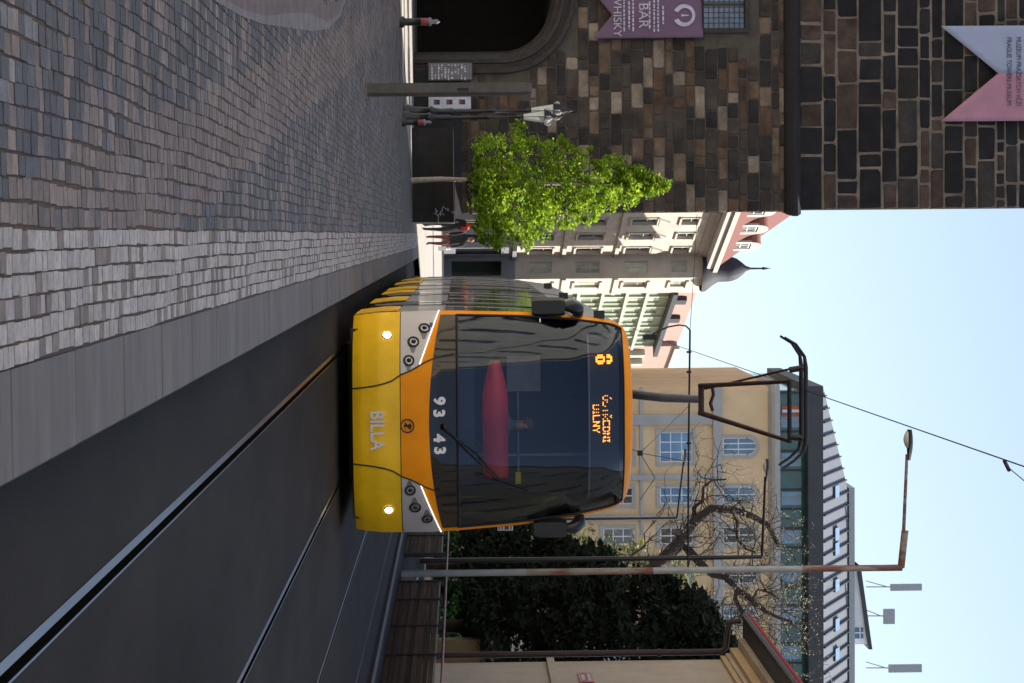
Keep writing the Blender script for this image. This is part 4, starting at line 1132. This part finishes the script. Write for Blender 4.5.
# striped plate on a thin mast behind the tram
sg_ = thing('track_sign', 'small white plate with red and black marks right of the tram flank', 'sign', (at(505, 525, 40).x, 40, .0))
a = at(497.5, 520, 40)-sg_.location; b_ = at(513, 530.5, 40)-sg_.location
MB().box((a.x, -.01, a.z), (b_.x, .01, b_.z), m_white).build('plate', sg_)
mk = MB(); 
for i in range(5):
    z = a.z+(b_.z-a.z)*(.08+.19*i); mk.box((a.x+.01, -.016, z), (b_.x-.02, -.0105, z+(.02 if i != 2 else .05)), m_black if i != 2 else m_redc)
mk.build('marking', sg_)
MB().tube([((a.x+b_.x)/2, .03, 0.0), ((a.x+b_.x)/2, .03, b_.z)], .02, m_dark, 8).build('mast', sg_)

# ------------------------------------------------------------------ buildings
_wc = {}
_last = [None]
def window(parent, x, z, w_, h_, y=.16, glass=m_windark, frame=m_white, bars=(1, 1), arch=False, name='window'):
    key = (round(w_, 3), round(h_, 3), glass.name, frame.name, bars, arch)
    if key not in _wc:
        f = MB(); t = .07
        def ztop(xx):
            if not arch: return h_
            r = w_/2; return h_-r+math.sqrt(max(0, r*r-(xx-r)**2))
        if arch:
            r = w_/2; n = 14
            out = [(r+r*math.cos(a), 0, h_-r+r*math.sin(a)) for a in (math.pi*i/n for i in range(n+1))]
            inn = [(r+(r-t)*math.cos(a), 0, h_-r+(r-t)*math.sin(a)) for a in (math.pi*i/n for i in range(n+1))]
            f.grid([out, inn], frame, False); hb_ = h_-r
        else: hb_ = h_; f.box((0, 0, h_-t), (w_, .05, h_), frame)
        f.box((0, 0, 0), (w_, .05, t), frame).box((0, 0, t), (t, .05, hb_-t), frame).box((w_-t, 0, t), (w_, .05, hb_-t), frame)
        for i in range(bars[0]):
            xx = w_*(i+1)/(bars[0]+1); f.box((xx-.035, .004, t), (xx+.035, .046, ztop(xx)-t), frame)
        for i in range(bars[1]):
            zz2 = hb_*(i+1)/(bars[1]+1)*(1.25 if bars[1] == 1 else 1); f.box((t, .008, zz2-.03), (w_-t, .042, zz2+.03), frame)
        p = MB()
        if arch: p.face([(q[0], .03, q[2]) for q in inn]+[(t, .03, t), (w_-t, .03, t)], glass)
        else: p.face([(t, .03, t), (w_-t, .03, t), (w_-t, .03, h_-t), (t, .03, h_-t)], glass)
        _wc[key] = (f.mesh('window'), p.mesh('pane'))
    a, b = _wc[key]
    o = obj(name, a, parent, (x, y, z)); obj('pane', b, o); _last[0] = o; return o
def wall_open(mb, x0, x1, z0, z1, ops, m, y=0., reveal=.2, arch=()):
    xs = sorted({x0, x1, *[o[0] for o in ops], *[o[1] for o in ops]}); zz = sorted({z0, z1, *[o[2] for o in ops], *[o[3] for o in ops]})
    xs = [x for x in xs if x0 <= x <= x1]; zz = [z for z in zz if z0 <= z <= z1]
    for a, b in zip(xs, xs[1:]):
        for c, d in zip(zz, zz[1:]):
            mx2, mz2 = (a+b)/2, (c+d)/2
            if any(o[0] < mx2 < o[1] and o[2] < mz2 < o[3] for o in ops): continue
            mb.face([(a, y, c), (b, y, c), (b, y, d), (a, y, d)], m)
    for i, (a, b, c, d) in enumerate(ops):
        mb.face([(a, y, c), (a, y, d), (a, y+reveal, d), (a, y+reveal, c)], m); mb.face([(b, y, c), (b, y+reveal, c), (b, y+reveal, d), (b, y, d)], m)
        mb.face([(a, y, c), (a, y+reveal, c), (b, y+reveal, c), (b, y, c)], m)
        if i in arch:
            r = (b-a)/2; n = 14; cxx = (a+b)/2
            arc = [(cxx+r*math.cos(t), y, d-r+r*math.sin(t)) for t in (math.pi*k2/n for k2 in range(n+1))]
            mb.face([(b, y, d)]+[arc[k2] for k2 in range(n//2, -1, -1)][::-1][::-1], m) if False else None
            for k2 in range(n):
                p, q2 = arc[k2], arc[k2+1]; mb.face([p, (p[0], y, d+.001), (q2[0], y, d+.001), q2], m)
            mb.grid([arc, [(p[0], y+reveal, p[2]) for p in arc]], m, False)
        else: mb.face([(a, y, d), (b, y, d), (b, y+reveal, d), (a, y+reveal, d)], m)
def shell(mb, x0, x1, y1, z1, m, y0=0., roof=True):
    mb.face([(x0, y0, 0), (x0, y1, 0), (x0, y1, z1), (x0, y0, z1)], m); mb.face([(x1, y0, 0), (x1, y1, 0), (x1, y1, z1), (x1, y0, z1)], m)
    mb.face([(x0, y1, 0), (x1, y1, 0), (x1, y1, z1), (x0, y1, z1)], m)
    if roof: mb.face([(x0, y0, z1), (x1, y0, z1), (x1, y1, z1), (x0, y1, z1)], m)

ANG = math.atan2(.955, .296)
# --- beige corner house
O = Vector((1.67, 160, 0))
def zwY(w_, Y): return at(w_, 250, Y).z
bh = thing('corner_house', 'ornate beige corner house with red dormered roof and slate turret left of the tram', 'building', tuple(O), ANG)
fl = [(zwY(530, 157), zwY(553, 157)), (zwY(577, 157), zwY(602, 157)), (zwY(627, 157), zwY(651, 157)), (zwY(675, 157), zwY(691, 157))]
zco = zwY(706, 157)
wxs = [-8.9-3.4*i for i in range(-2, 5)]
ops = [(x, x+1.35, a, b) for x in wxs for a, b in fl]
gops = [(x-.2, x+1.7, .9, 4.2) for x in wxs]
mb = MB(); wall_open(mb, -26, 0, 5.2, zco, ops, m_beige); shell(mb, -26, 6, 12, zco, m_beige, 0)
mb.build('wall', bh)
gm = MB(); wall_open(gm, -26, 0, 0, 5.2, gops, m_shop, -.06); gm.box((-26, -.3, 5.0), (0, -.061, 5.3), m_shop); gm.build('shopfront', bh)
for x, _, a, b in ops: window(bh, x, a, 1.35, b-a, .14, m_windark, m_beige2)
for x, x1_, a, b in gops: window(bh, x, a, x1_-x, b-a, .10, m_windark, m_dark, (1, 0), False, 'shop_window')
tr = MB()
for z in (8.6, 12.4):
    tr.box((-26, -.18, z), (-.01, -.001, z+.28), m_beige2)
    tr.build('string_course', bh); tr = MB()
def beige_surround(o_, y, w_, h_, ped):
    q = MB(); q.box((-.2, -.12-y, h_+.02), (w_+.2, -.002-y, h_+.16), m_beige2); q.box((-.2, -.14-y, -.16), (w_+.2, -.002-y, -.02), m_beige2)
    q.box((-.18, -.07-y, -.02), (-.02, -.002-y, h_+.02), m_beige2); q.box((w_+.02, -.07-y, -.02), (w_+.18, -.002-y, h_+.02), m_beige2)
    if ped:
        a_, b_, c_ = (-.15, -.16-y, h_+.16), (w_+.15, -.16-y, h_+.16), (w_/2, -.16-y, h_+.95)
        q.face([a_, b_, c_], m_beige2); q.face([a_, c_, (c_[0], -y, c_[2]), (a_[0], -y, a_[2])], m_beige2); q.face([b_, c_, (c_[0], -y, c_[2]), (b_[0], -y, b_[2])], m_beige2); q.face([a_, b_, (b_[0], -y, b_[2]), (a_[0], -y, a_[2])], m_beige2)
    q.build('window_surround', o_)
for o_ in list(bh.children):
    if o_.name.split('.')[0] == 'window':
        f_ = min(range(4), key=lambda q: abs(fl[q][0]-o_.location.z)); beige_surround(o_, .14, 1.35, fl[f_][1]-fl[f_][0], f_ == 2)
# projecting corner bay, its side turned to the street end
PB = 1.72
bay = MB(); wops = [(-PB+.42, -.42, a, b) for a, b in fl]
bb = MB(); wall_open(bb, -PB, 0, 5.2, zco+.4, wops, m_beige); wall_open(bb, -PB, 0, 0, 5.2, [(-PB+.3, -.3, .6, 4.2)], m_shop)
bay_o = bb.build('corner_bay', bh, (0, 0, 0), (0, 0, -math.pi/2))
bay_o.scale = (-1, 1, 1)
bay_o.rotation_euler = (0, 0, math.pi/2)
bay_o.scale = (1, -1, 1)
for a, b in fl: window(bay_o, -PB+.42, a, PB-.84, b-a, .14, m_winpale, m_beige2, (1, 1))  # pale pane colour stands in for reflections in the bay glass
fb = MB(); fops = [(1.0, 2.4, a, b) for a, b in fl]; wall_open(fb, .0, 4.0, 0, zco+.4, fops, m_beige, -PB); fb.face([(4, -PB, 0), (4, 0, 0), (4, 0, zco+.4), (4, -PB, zco+.4)], m_beige); fb.face([(0, -PB, zco+.4), (4, -PB, zco+.4), (4, 0, zco+.4), (0, 0, zco+.4)], m_beige)
fb.build('bay_front', bh)
for x, _, a, b in fops: window(bh, x, a, 1.4, b-a, -PB+.14, m_winpale, m_beige2)
for a, b in fl:
    MB().box((.7, -PB-.12, b+.02), (2.7, -PB-.002, b+.2), m_beige2).build('window_hood', bh); MB().box((.7, -PB-.14, a-.2), (2.7, -PB-.002, a-.02), m_beige2).build('window_sill', bh)
for z in (8.6, 12.4): MB().box((-.12, -PB-.15, z), (4.0, -PB-.002, z+.28), m_beige2).build('string_course', bh)
cn2 = MB()
for i, (d, za, zb2) in enumerate(((.15, -.35, .05), (.3, .05, .3), (1.15, .3, .75), (1.35, .75, 1.1))):
    cn2.box((-26.5, -d, zco+za+.002*i), (-.0-.002*i, 0.3, zco+zb2), m_trim if i < 3 else m_beige2)
cn2.build('cornice', bh)
rf = MB(); e0, e1 = zco+1.12, zco+7.8
A = [(-26, -.9, e0), (.2, -.9, e0), (-7.5, 2.2, e1), (-26, 2.2, e1)]; rf.face(A, m_tile); rf.face([(.2, -.9, e0), (.2, 11, e0), (-7.5, 8, e1), (-7.5, 2.2, e1)], m_tile); rf.face([(.2, 11, e0), (-26, 11, e0), (-26, 8, e1), (-7.5, 8, e1)], m_tile); rf.face([(-26, -.9, e0), (-26, 2.2, e1), (-26, 8, e1), (-26, 11, e0)], m_tile); rf.face([(-26, 2.2, e1), (-7.5, 2.2, e1), (-7.5, 8, e1), (-26, 8, e1)], m_slate)
rf.build('roof', bh)
for x in (-4.6, -8.6, -12.6, -16.6):
    dm = MB(); dm.box((x, -.35, e0+.05), (x+1.9, 3.0, e0+2.0), m_copper)
    n = 12; arc = [(x+.95+1.0*math.cos(t), e0+1.98+.75*math.sin(t)) for t in (math.pi*i/n for i in range(n+1))]
    dm.grid([[(p, -.5, q2) for p, q2 in arc], [(p, 3.2, q2) for p, q2 in arc]], m_copper, False); dm.face([(p, -.5, q2) for p, q2 in arc], m_beige2)
    dm.box((x-.12, -.5, e0+.0), (x+.35, -.351, e0+1.97), m_beige2).box((x+1.55, -.5, e0), (x+2.02, -.351, e0+1.97), m_beige2)
    d_ = dm.build('dormer', bh); window(d_, x+.37, e0+.2, 1.16, 1.7, -.44, m_windark, m_white)
tu = MB(); q = ((bh.location*0)); cxt, cyt, zt_ = 1.1, -.75, zco+.3
tu.lathe([(1.75, -.3), (1.7, 0), (1.25, .55), (1.0, .95), (.98, 1.7), (.93, 2.0), (.78, 2.4), (.5, 2.75), (.22, 3.05), (.08, 3.4), (.06, 4.2), (.12, 4.3), (.0, 4.9)], m_slate, (cxt, cyt, zt_), 8); tu.build('turret', bh)
# --- pale green house and pink house in the same row
gh = thing('green_house', 'pale green house with many sash windows beyond the corner house', 'building', tuple(O), ANG)
zg = at(668, 290, 170).z; mb = MB(); ops = []
for i in range(6):
    for a, b in ((560, 575), (580, 598), (604, 622), (628, 642), (648, 660)):
        za, zb2 = at(a, 290, 168).z, at(b, 290, 168).z; ops.append((4.6+3.0*i, 6.4+3.0*i, za, zb2))
wall_open(mb, 4.002, 23, 0, zg, ops, m_green, -1.0); shell(mb, 4.002, 23, 12, zg, m_green, -1.0); mb.build('wall', gh)
for x, x1_, a, b in ops: window(gh, x, a, 1.8, b-a, -.9, m_winpale, m_grtrim, (1, 1))
gt = MB()
for b in (553, 577, 601, 625, 645): z = at(b, 290, 168).z; gt.box((4.01, -1.3, z-.12), (23, -1.002, z+.1), m_grtrim)
gt.box((4.01, -1.9, zg-.2), (23, -1.002, zg+.15), m_slate)
for i in range(7): gt.box((4.1+3.0*i, -1.16, 5), (4.42+3.0*i, -1.003, zg-.3), m_grtrim)
gt.build('stucco_trim', gh)
at_ = MB(); at_.box((4.2, -.6, zg+.16), (22.9, 10, 19.2), m_pink); at_.build('attic_wall', gh)
for x in (9, 14.5): 
    d_ = MB(); d_.box((x, -.95, zg+.2), (x+1.2, -.6, zg+1.3), m_slate); d_.build('dormer', gh)
ph_ = thing('pink_house', 'plain pink house wall just left of the ochre building', 'building', tuple(O), ANG)
mb = MB(); mb.box((23.01, -1.0, 0), (60, 10, 19.1), m_pink); mb.build('wall', ph_)
pt2 = MB(); pt2.box((23.01, -1.25, 18.9), (60, -1.002, 19.3), m_trim)
for x in (24, 27, 31, 35): pt2.box((x, -1.5, 15.2), (x+.8, -1.003, 16.5), m_grtrim)
pt2.build('stucco_ornament', ph_)
for x in (25.3, 29, 33): window(ph_, x, 11.5, 1.5, 2.6, -1.06, m_windark, m_white)
# --- ochre building
YO = 140.0
def ox(u_): return at(700, u_, YO).x
def oz(w_): return at(w_, 480, YO).z
X0 = ox(387)
ob = thing('ochre_building', 'large ochre building with arched upper windows and glazed top floor under a metal roof', 'building', (X0, YO, 0))
W_ = 34.0
cols_ = [(ox(432)-X0, ox(462)-X0, 2)]+[(ox(487+40.5*i)-X0, ox(503.5+40.5*i)-X0, 1) for i in range(9)]
ops, arch_i, wins = [], [], []
rows_ = [(oz(660), oz(693), False), (oz(723), oz(757), True), (oz(603), oz(633), False), (oz(545), oz(577), False), (oz(488), oz(519), False)]
for a, b, nb in cols_:
    for za, zb2, ar_ in rows_:
        if ar_: arch_i.append(len(ops))
        if ar_ and nb == 2: m_ = (a+b)/2; a2, b2 = m_-.56, m_+.56
        else: a2, b2 = a, b
        ops.append((a2, b2, za, zb2)); wins.append((a2, b2, za, zb2, ar_, nb))
ops.append((ox(395)-X0, ox(400)-X0, oz(656), oz(690)))
wins.append((ox(395)-X0, ox(400)-X0, oz(656), oz(690), False, 0))
zt2 = oz(775)
mb = MB(); wall_open(mb, .3, W_, 0, zt2, ops, m_yelb, 0, .22, set(arch_i)); shell(mb, 0, W_, 20, zt2, m_yelb, .6)
n = 6; arc = [(.3-.3*math.sin(t), .3*0+.6-.6*math.cos(t)) for t in (math.pi/2*i/n for i in range(n+1))]
mb.grid([[(p, q2, 0) for p, q2 in arc], [(p, q2, zt2) for p, q2 in arc]], m_yelb); mb.build('wall', ob)
def ochre_surround(o_, w_, h_, ar_, y=.12):
    q = MB(); q.box((-.22, -.08-y, -.25), (w_+.22, -.003-y, -.02), m_trim)
    if not ar_:
        q.box((-.2, -.06-y, h_+.02), (w_+.2, -.003-y, h_+.2), m_trim); q.box((-.2, -.055-y, -.02), (-.02, -.003-y, h_+.02), m_trim); q.box((w_+.02, -.055-y, -.02), (w_+.2, -.003-y, h_+.02), m_trim)
    else:
        r = w_/2+.02; cxx = w_/2; arc = [math.pi*i/14 for i in range(15)]; zc_ = h_-r+.02
        q.grid([[(cxx+rr*math.cos(t), yy-y, zc_+rr*math.sin(t)) for t in arc] for rr, yy in ((r, -.05), (r+.18, -.05), (r+.18, 0))], m_trim, False)
        q.box((-.2, -.05-y, -.02), (-.02, -.003-y, zc_), m_trim); q.box((w_+.02, -.05-y, -.02), (w_+.2, -.003-y, zc_), m_trim)
    q.build('window_surround', o_)
for i_, (a, b, za, zb2, ar_, nb) in enumerate(wins):
    window(ob, a, za, b-a, zb2-za, .12, m_winblue if (i_ % 5 in (0, 1) and i_ < 6) else (m_windark if i_ % 3 else m_winblue), m_white, (nb if nb else 0, 2 if not ar_ else 1), ar_)
    if nb: ochre_surround(ob.children[-1] if False else _last[0], b-a, zb2-za, ar_)
st_ = MB(); st_.box((-.05, -.28, oz(713)), (W_, -.004, oz(722)), m_trim)
st_.box((-.05, -.16, oz(640)), (W_, -.004, oz(643)), m_trim)
for u0_, u1_ in ((414, 424), (474, 479), (514.5, 519), (555, 559.5), (595.5, 600), (636, 640)): st_.box((ox(u0_)-X0, -.2, 0), (ox(u1_)-X0, -.006, oz(712.5)), m_trim)
st_.build('stone_banding', ob)
cc2 = MB(); 
rows = []
for y_, z_ in ((0, oz(768)), (-.45, oz(771)), (-.6, oz(774)), (-.6, oz(779)), (0, oz(779.5))):
    rows.append([(-.1+y_*.4, 6, z_), (-.1+y_*.4, y_+.4, z_), (.35, y_-.0, z_), (W_, y_, z_)])
cc2.grid(rows, m_trim, False); cc2.build('cornice', ob)
gl2 = MB(); gz0, gz1 = oz(780), oz(806)
gl2.face([(.3, .5, gz0), (W_, .5, gz0), (W_, .5, gz1), (.3, .5, gz1)], m_teal); gl2.face([(.3, .5, gz0), (.3, 18, gz0), (.3, 18, gz1), (.3, .5, gz1)], m_teal)
glo = gl2.build('glazed_storey', ob)
mu_ = MB(); x = .4; i = 0; rw = random.Random(6); ms_ = M('sky_blue_panel', (.22, .34, .5), .12, 0, .1, 2)
while x < W_-1:
    MB().box((x, .40, gz0), (x+.12, .498, gz1), m_eave).build('mullion', glo)
    if i % 2: MB().box((x+.2, .44, gz0+.15), (x+1.05, .497, gz1-.25), ms_).box((x+.58, .41, gz0+.1), (x+.66, .4395, gz1-.25), m_trim).build('glass_panel', glo)
    x += 1.25; i += 1
rp = MB(); rp.box((ox(407)-X0, .405, gz0+.2), (ox(418)-X0, .43, gz1-.2), M('red_blind', (.5, .13, .08), .6)); rp.box((ox(411)-X0, .39, gz0+.2), (ox(414)-X0, .404, gz1-.2), m_white); rp.build('blind', glo)
ev = MB(); ev.box((-.05, -.9, gz1+.004), (W_, 18, oz(821)), m_eave); ev.build('eave', ob)
zr0, zr1 = oz(821)+.005, oz(862)
mr = MB(); hipx = ox(500)-X0+.2; sl_ = 5.0
mr.face([(0, -.85, zr0), (W_, -.85, zr0), (W_, sl_, zr1), (hipx, sl_, zr1)], m_metroof); mr.face([(0, -.85, zr0), (hipx, sl_, zr1), (hipx, 12, zr1), (0, 18, zr0)], m_metroof); mr.face([(hipx, sl_, zr1), (W_, sl_, zr1), (W_, 12, zr1), (hipx, 12, zr1)], m_metroof)
sm_ = mr; d = Vector((0, sl_+.85, zr1-zr0)); nrm = Vector((0, -(zr1-zr0), sl_+.85)).normalized()
x = .6
while x < W_:
    f1 = min(1, x/hipx); a = Vector((x, -.85, zr0)); b = a+d*f1
    sm_.face([a+Vector((-.04, 0, 0)), b+Vector((-.04, 0, 0)), b+nrm*.13+Vector((-.04, 0, 0)), a+nrm*.13+Vector((-.04, 0, 0))], m_eave)
    sm_.face([a+Vector((.04, 0, 0)), b+Vector((.04, 0, 0)), b+nrm*.13+Vector((.04, 0, 0)), a+nrm*.13+Vector((.04, 0, 0))], m_eave)
    sm_.face([a+nrm*.13+Vector((-.04, 0, 0)), b+nrm*.13+Vector((-.04, 0, 0)), b+nrm*.13+Vector((.04, 0, 0)), a+nrm*.13+Vector((.04, 0, 0))], m_eave)
    x += .85
mr = mr.build('roof', ob)
for u_ in (490, 533, 548, 585, 625, 655):
    x = ox(u_)-X0; f = .38; a = Vector((x, -.85, zr0))+d*f; sk2 = MB()
    e1_ = Vector((.8, 0, 0)); e2_ = d.normalized()*1.0
    P4 = [a, a+e1_, a+e1_+e2_, a+e2_]
    sk2.grid([P4, [p+nrm*.16 for p in P4]], m_eave, False, True); so2 = sk2.build('skylight', mr)
    MB().face([p+nrm*.162 for p in P4], ms_).build('pane', so2)
pb_ = MB(); pb_.box((hipx-.3, sl_-.2, zr1+.003), (W_, 11, oz(868)), m_lgrey); pb_.build('parapet', ob)
ph2 = MB(); xa, xb = ox(585)-X0, ox(664)-X0; zt3, zt4 = oz(873), oz(885)
ph2.grid([[(xa, 6, oz(868)+.003), (xb, 6, oz(868)+.003)], [(xa, 6, zt3), (xb, 6, zt4)]], m_white, False); ph2.grid([[(xb, 6, oz(868)), (xb, 10, oz(868))], [(xb, 6, zt4), (xb, 10, zt4)]], m_white, False); ph2.grid([[(xa-.2, 5.7, zt3), (xb+.3, 5.7, zt4)], [(xa-.2, 10, zt3), (xb+.3, 10, zt4)], [(xa-.2, 10, zt3+.25), (xb+.3, 10, zt4+.25)], [(xa-.2, 5.7, zt3+.25), (xb+.3, 5.7, zt4+.25)], [(xa-.2, 5.7, zt3), (xb+.3, 5.7, zt4)]], m_eave, False)
pho = ph2.build('penthouse', ob); window(pho, ox(645)-X0, oz(869), .9, .8, 5.96, m_winblue, m_white)
an = MB()
YA = YO+6
def ax_(u_, w_): q = at(w_, u_, YA); return q-ob.location
for u_, w0_, w1_, wid in ((587, 890, 921, .22), (668, 888, 921, .26), (616, 883, 894, .5)):
    p0_, p1_ = ax_(u_, w0_), ax_(u_, w1_)
    am = MB(); am.tube([ax_(u_, 866), p1_-Vector((0, 0, .2))], .05, m_lgrey, 6); am.tube([ax_(u_-6, 866), ax_(u_, w0_-2)], .035, m_lgrey, 5)
    ao = am.build('antenna_mast', ob); MB().box((p0_.x-wid, p0_.y-.3, p0_.z), (p0_.x+wid, p0_.y-.06, p1_.z), m_lgrey).build('antenna_panel', ao)
# --- cream house at the right edge
XC = 11.6; YF_ = atx(600, 661, XC).y
ch = thing('cream_house', 'cream rendered house with brown drainpipe at the right edge behind the fence', 'house', (XC, YF_, .09), -math.pi/2)
# local x runs towards the camera along the street, y into the house
ze = atx(737, 650, XC).z-.09
qs = atx(551, 675, XC)
opsC = [(6.0+4*i, 7.2+4*i, 1.2, 3.0) for i in range(6)]+[(6.0+4*i, 7.2+4*i, 4.6, 6.6) for i in range(6)]
mb = MB(); wall_open(mb, 0, 30, 0, ze-.3, opsC, m_cream); shell(mb, 0, 30, 10, ze-.3, m_cream); mb.build('wall', ch)
for a, b, c_, d_ in opsC: window(ch, a, c_, b-a, d_-c_, .12, m_windark, m_white, (1, 1))
cm = MB()
for i, (d_, a, b) in enumerate(((.10, -.62, -.48), (.16, -.48, -.36), (.30, -.36, -.12), (.55, -.12, .04))): cm.box((-d_*.3, -d_, ze+a+.002*i), (30, -.002, ze+b), m_creamtrim if i % 2 == 0 else m_cream)
cm.box((-.1, -.1, qs.z-.09-.05), (30, -.003, qs.z+.06), m_cream); cm.build('cornice', ch)
rfc = MB(); rfc.face([(-.4, -1.0, ze+.10), (30, -1.0, ze+.10), (30, 5, ze+4.6), (-.4, 5, ze+4.6)], m_tile); rfc.face([(-.4, -1, ze+.1), (-.4, 5, ze+4.6), (-.4, 11, ze+.1)], m_cream); rfc.face([(-.4, 11, ze+.1), (30, 11, ze+.1), (30, 5, ze+4.6), (-.4, 5, ze+4.6)], m_tile); rfc.box((-.4, -1.0, ze+.045), (30, 0, ze+.095), m_eave); rfc.build('roof', ch)
gu = MB(); gu.tube([(-.5, -1.08, ze+.12), (30, -1.08, ze+.12)], .10, m_dark, 10); gu.tube([(-.45, -1.13, ze+.22), (30, -1.13, ze+.22)], .06, m_redc, 8); gu.build('gutter', ch)
dp = MB(); dp.tube([(-.28, -1.0, ze-.02), (-.28, -.95, ze-.35), (-.26, -.25, ze-.45), (-.2, -.17, ze-.6), (-.2, -.17, 0)], .085, m_pipe, 10)
for z in (2, 4.5, 6.5): dp.tube([(-.2, -.17, z), (-.2, -.17, z+.1)], .105, m_pipe, 10)
dp.build('drainpipe', ch)
sa = atx(586, 679, XC)
sn = thing('street_sign', 'red enamel street sign with white lettering on the cream house wall', 'sign', (XC-.03, sa.y, sa.z), -math.pi/2)
MB().box((-.62, -.02, -.19), (.62, .02, .19), m_signred).build('sign_plate', sn)
bd_ = MB()
for a, b in (((-.60, -.175), (.60, -.165)), ((-.60, .165), (.60, .175)), ((-.6, -.165), (-.59, .165)), ((.59, -.165), (.6, .165))): bd_.box((a[0], -.024, a[1]), (b[0], -.0205, b[1]), m_white)
bd_.build('border', sn)
mk = MB(); rl = random.Random(2)
for z, hx in ((.04, .45), (-.12, .3)):
    x = -hx
    while x < hx: mk.box((x, -.025, z), (x+.05, -.0205, z+.09), m_white); x += .085
mk.build('lettering', sn)
# --- the tall street row on the right that shades the square, and the sunlit house behind the camera on the left
def block(name, label, loc, rz, W, H, Dp, m, floors, step, gl=m_windark):
    t = thing(name, label, 'building', loc, rz); ops = []
    fh = H/(floors+.3); x = 1.2
    while x < W-2:
        for f in range(floors): ops.append((x, x+1.2, fh*f+1.1, fh*f+1.1+fh*.55))
        x += step
    mb = MB(); wall_open(mb, 0, W, 0, H, ops, m); shell(mb, 0, W, Dp, H, m); mb.build('wall', t)
    for a, b, c_, d_ in ops: window(t, a, c_, b-a, d_-c_, .12, gl, m_white, (1, 1))
    c2 = MB(); c2.box((-.1, -.5, H+.003), (W+.1, Dp, H+.5), m_trim)
    for f in range(1, floors): c2.box((0, -.12, fh*f+.3), (W, -.003, fh*f+.5), m_trim)
    c2.build('cornice', t); r_ = MB(); r_.face([(0, -.4, H+.51), (W, -.4, H+.51), (W, Dp*.5, H+3), (0, Dp*.5, H+3)], m_tile); r_.face([(0, Dp, H+.51), (W, Dp, H+.51), (W, Dp*.5, H+3), (0, Dp*.5, H+3)], m_tile)
    for xx in (0, W): r_.face([(xx, -.4, H+.51), (xx, Dp*.5, H+3), (xx, Dp, H+.51)], m)
    r_.build('roof', t); return t
block('street_house', 'tall pale house row on the right side of the street near the camera', (17.5, 40, .09), -math.pi/2, 70, 21.5, 12, m_warm, 4, 4.4)
block('street_house', 'tall pale house behind the cream house on the right side of the street', (25.2, 74.5, .09), -math.pi/2-.31, 35.5, 20.3, 9, m_warm, 5, 3.2)
block('street_house', 'out of view beige house on the left, lengthened to bounce sunlight onto the tram', (-14, -62, ZP), math.pi/2, 100, 19, 10, m_warm, 3, 4.6)  # unseen; length and pale wall chosen to bounce and reflect light
